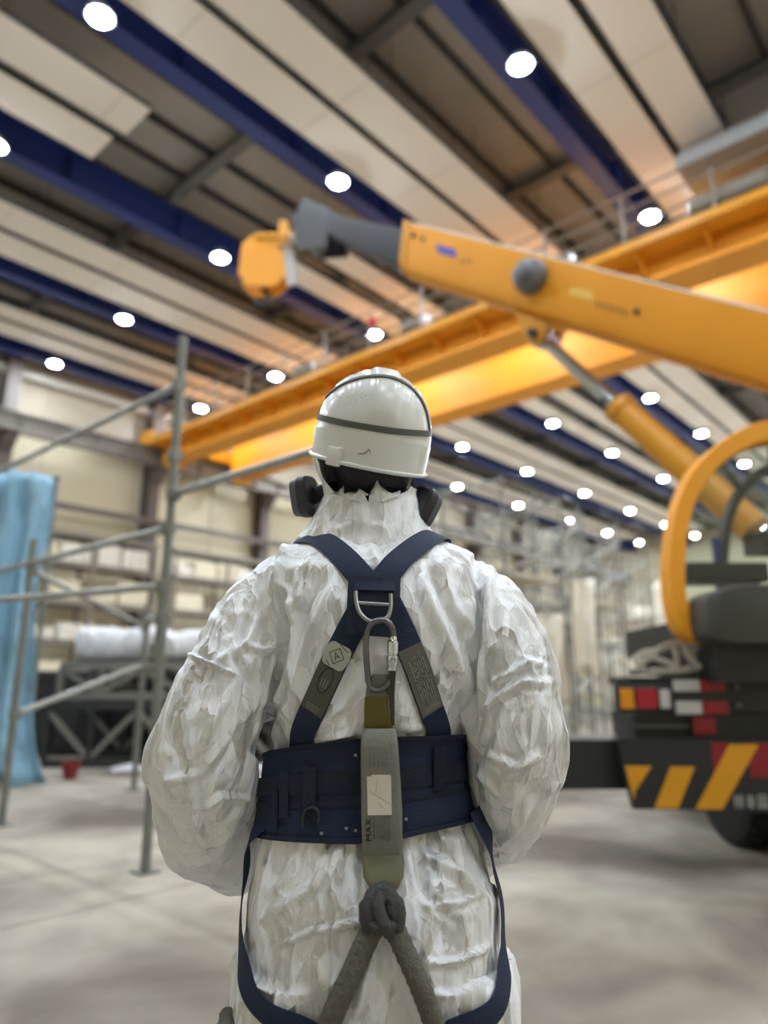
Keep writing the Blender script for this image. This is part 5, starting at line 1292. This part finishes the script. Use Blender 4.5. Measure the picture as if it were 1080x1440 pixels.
slabstack([(509.5, 567, 1199, .009), (510, 568, 1212, .009), (511, 567, 1232, .007), (518, 561, 1244, .004), (522, 558, 1249, .0)], 'shock_absorber_end', PACKO, ly, .030, o0=.020, label='olive lower end of the shock absorber')
def face(px, py, o=.0):
    c = lp(537, py, .0)
    inv = Matrix.Identity(3); r = pack_bvh.ray_cast(CAMP, (P(px, py, 1.0) - CAMP).normalized()); q = r[0] if r[0] is not None else P(px, py, c.y - .045)
    return q + (CAMP - q).normalized() * o
pack_bvh = BVHTree.FromPolygons([v.co + Vector(BASE[ly.name]) for v in pack.data.vertices], [tuple(p.vertices) for p in pack.data.polygons])
def decal(poly, name, mm, par, o=.0008, th=.0006, sub=6):
    m_ = MB(); (x0, y0), (x1, y1), (x2, y2), (x3, y3) = poly; rg = []
    for i in range(sub + 1):
        v = i / sub; a_ = (x0 + (x3 - x0) * v, y0 + (y3 - y0) * v); b_ = (x1 + (x2 - x1) * v, y1 + (y2 - y1) * v)
        rg.append([face(a_[0], a_[1], o), face(a_[0], a_[1], o + th), face((a_[0] + b_[0]) / 2, (a_[1] + b_[1]) / 2, o + th), face(b_[0], b_[1], o + th), face(b_[0], b_[1], o)])
    m_.rings(rg); return m_.part(name, mm, par, smooth=30)
lbl = decal([(516, 1092), (550, 1091), (551, 1146), (517, 1146.5)], 'paper_label', mat('paper_label_white', (198, 194, 184), .7, var=.08, scale=30), pack, .0012, .0008); lbl['label'] = 'creased white paper label'
decal([(522, 1089.5), (549, 1089.5), (549, 1094), (522, 1094)], 'paper_label', MATS['paper_label_white'], pack, .001, .0006)
def fstroke(m_, a_, b_, o=.0012, w=.0011):
    m_.tube([face(a_[0] + (b_[0] - a_[0]) * i / 3, a_[1] + (b_[1] - a_[1]) * i / 3, o) for i in range(4)], w / 2, 5)
m_ = MB()
letters = {'M': [(0, 0, 0, 1), (0, 1, .5, .4), (.5, .4, 1, 1), (1, 1, 1, 0)], 'A': [(0, 0, .5, 1), (.5, 1, 1, 0), (.2, .4, .8, .4)], 'X': [(0, 0, 1, 1), (0, 1, 1, 0)]}
yy = 1182
for ch in 'MAX':                                                    # reads from bottom to top
    for (x0, y0, x1, y1) in letters[ch]: fstroke(m_, (522 - y0 * -1 * 0 - (y0 * 8) + 0, yy - x0 * 8), (522 - y1 * 8, yy - x1 * 8), w=.0017)
    yy -= 11
for k in range(4):
    y0 = 1180
    while y0 > 1150:
        l = 2.2; fstroke(m_, (526 + .8 * k * 0, y0), (526, y0 - l), w=.0012); y0 -= 3.6
m_.part('print', INK, pack)
m_ = MB(); rnd = random.Random(12)
for x in (531, 534.5, 538, 541.5, 545, 548.5):
    y0 = 1184 - rnd.random() * 5
    while y0 > 1150: l = rnd.uniform(2, 7); fstroke(m_, (x, y0), (x, y0 - l), w=.0009); y0 -= l + 1.6
for x in (520, 526, 532, 538, 543):
    y0 = 1082 - rnd.random() * 4
    while y0 > 1056: l = rnd.uniform(2, 7); fstroke(m_, (x, y0), (x, y0 - l), w=.0007); y0 -= l + 2
m_.part('fine_print', mat('ink_faded', (78, 76, 70), .7), pack, kind='stuff')
# crease lines of the paper label
m_ = MB(); fstroke(m_, (519, 1112), (549, 1131), .0022, .0007); fstroke(m_, (531, 1096), (528, 1116), .0022, .0006); fstroke(m_, (531, 1128), (541, 1138), .0022, .0006); m_.part('label_crease', mat('crease_brown', (152, 138, 122), .8), pack)
# knot and the two rope legs
ROPE = mat('rope_grey_brown', (100, 97, 88), .85, var=.25, scale=90, bump=.5, bscale=260); ROPED = mat('rope_knot_dark', (64, 64, 64), .8, var=.2, scale=60, bump=.3, bscale=200)
def rope(pts, r, name, par, mm, strands=1):
    cp = catmull([tuple(p) for p in pts], 14, False); m_ = MB(); n = 16; verts = []; prev = None; s_ = 0; rg = []
    for i, p in enumerate(cp):
        t = (cp[min(i + 1, len(cp) - 1)] - cp[max(0, i - 1)]).normalized()
        u = (prev - t * prev.dot(t)).normalized() if prev is not None else t.orthogonal().normalized(); prev = u; w = t.cross(u)
        if i: s_ += (p - cp[i - 1]).length
        rg.append([p + (u * math.cos(a_) + w * math.sin(a_)) * r * (1 + .05 * math.sin(4 * a_ + s_ * 420) + .05 * math.sin(4 * a_ - s_ * 420)) for a_ in np.linspace(0, 2 * PI, n + 1)[:-1]])
    m_.rings(rg); return m_.part(name, mm, par, smooth=180)
ro = .024
rope([lp(527, 1300, ro), lp(512, 1330, ro + .002), lp(492, 1375, ro), lp(472, 1418, ro), lp(458, 1455, ro)] + [P(430, 1530, PF - .2), P(370, 1600, PF - .24), P(330, 1560, PF - .2), P(316, 1480, PF - .1), P(324, 1425, PF - .05)], .0165, 'rope_leg', ly, ROPE)
rope([lp(552, 1300, ro), lp(566, 1330, ro + .002), lp(586, 1375, ro), lp(603, 1418, ro), lp(615, 1455, ro)] + [P(645, 1530, PF - .2), P(700, 1600, PF - .22), P(735, 1570, PF - .12), P(738, 1490, PF - .02)], .0155, 'rope_leg', ly, ROPE)
kn = rope([lp(528, 1306, ro + .004), lp(520, 1285, ro + .012), lp(524, 1262, ro + .012), lp(538, 1252, ro + .008), lp(549, 1262, ro + .012), lp(552, 1285, ro + .01), lp(548, 1308, ro)], .0125, 'knot', ly, ROPED)
rope([lp(516, 1298, ro), lp(528, 1302, ro + .022), lp(546, 1303, ro + .022), lp(560, 1296, ro)], .0085, 'knot_wrap', ly, ROPED)
rope([lp(536, 1256, ro + .018), lp(532, 1275, ro + .024), lp(540, 1300, ro + .024), lp(548, 1312, ro + .014)], .0095, 'knot_wrap', ly, ROPED)
rope([lp(548, 1258, ro + .012), lp(560, 1275, ro + .012), lp(560, 1300, ro + .01), lp(552, 1318, ro + .004)], .0100, 'knot_wrap', ly, ROPED)
rope([lp(528, 1258, ro + .01), lp(514, 1275, ro + .008), lp(516, 1300, ro + .006), lp(526, 1318, ro + .002)], .0095, 'knot_wrap', ly, ROPED)
for me in [m for m in bpy.data.meshes if m.name.startswith('tmp') and m.users == 0]: bpy.data.meshes.remove(me)
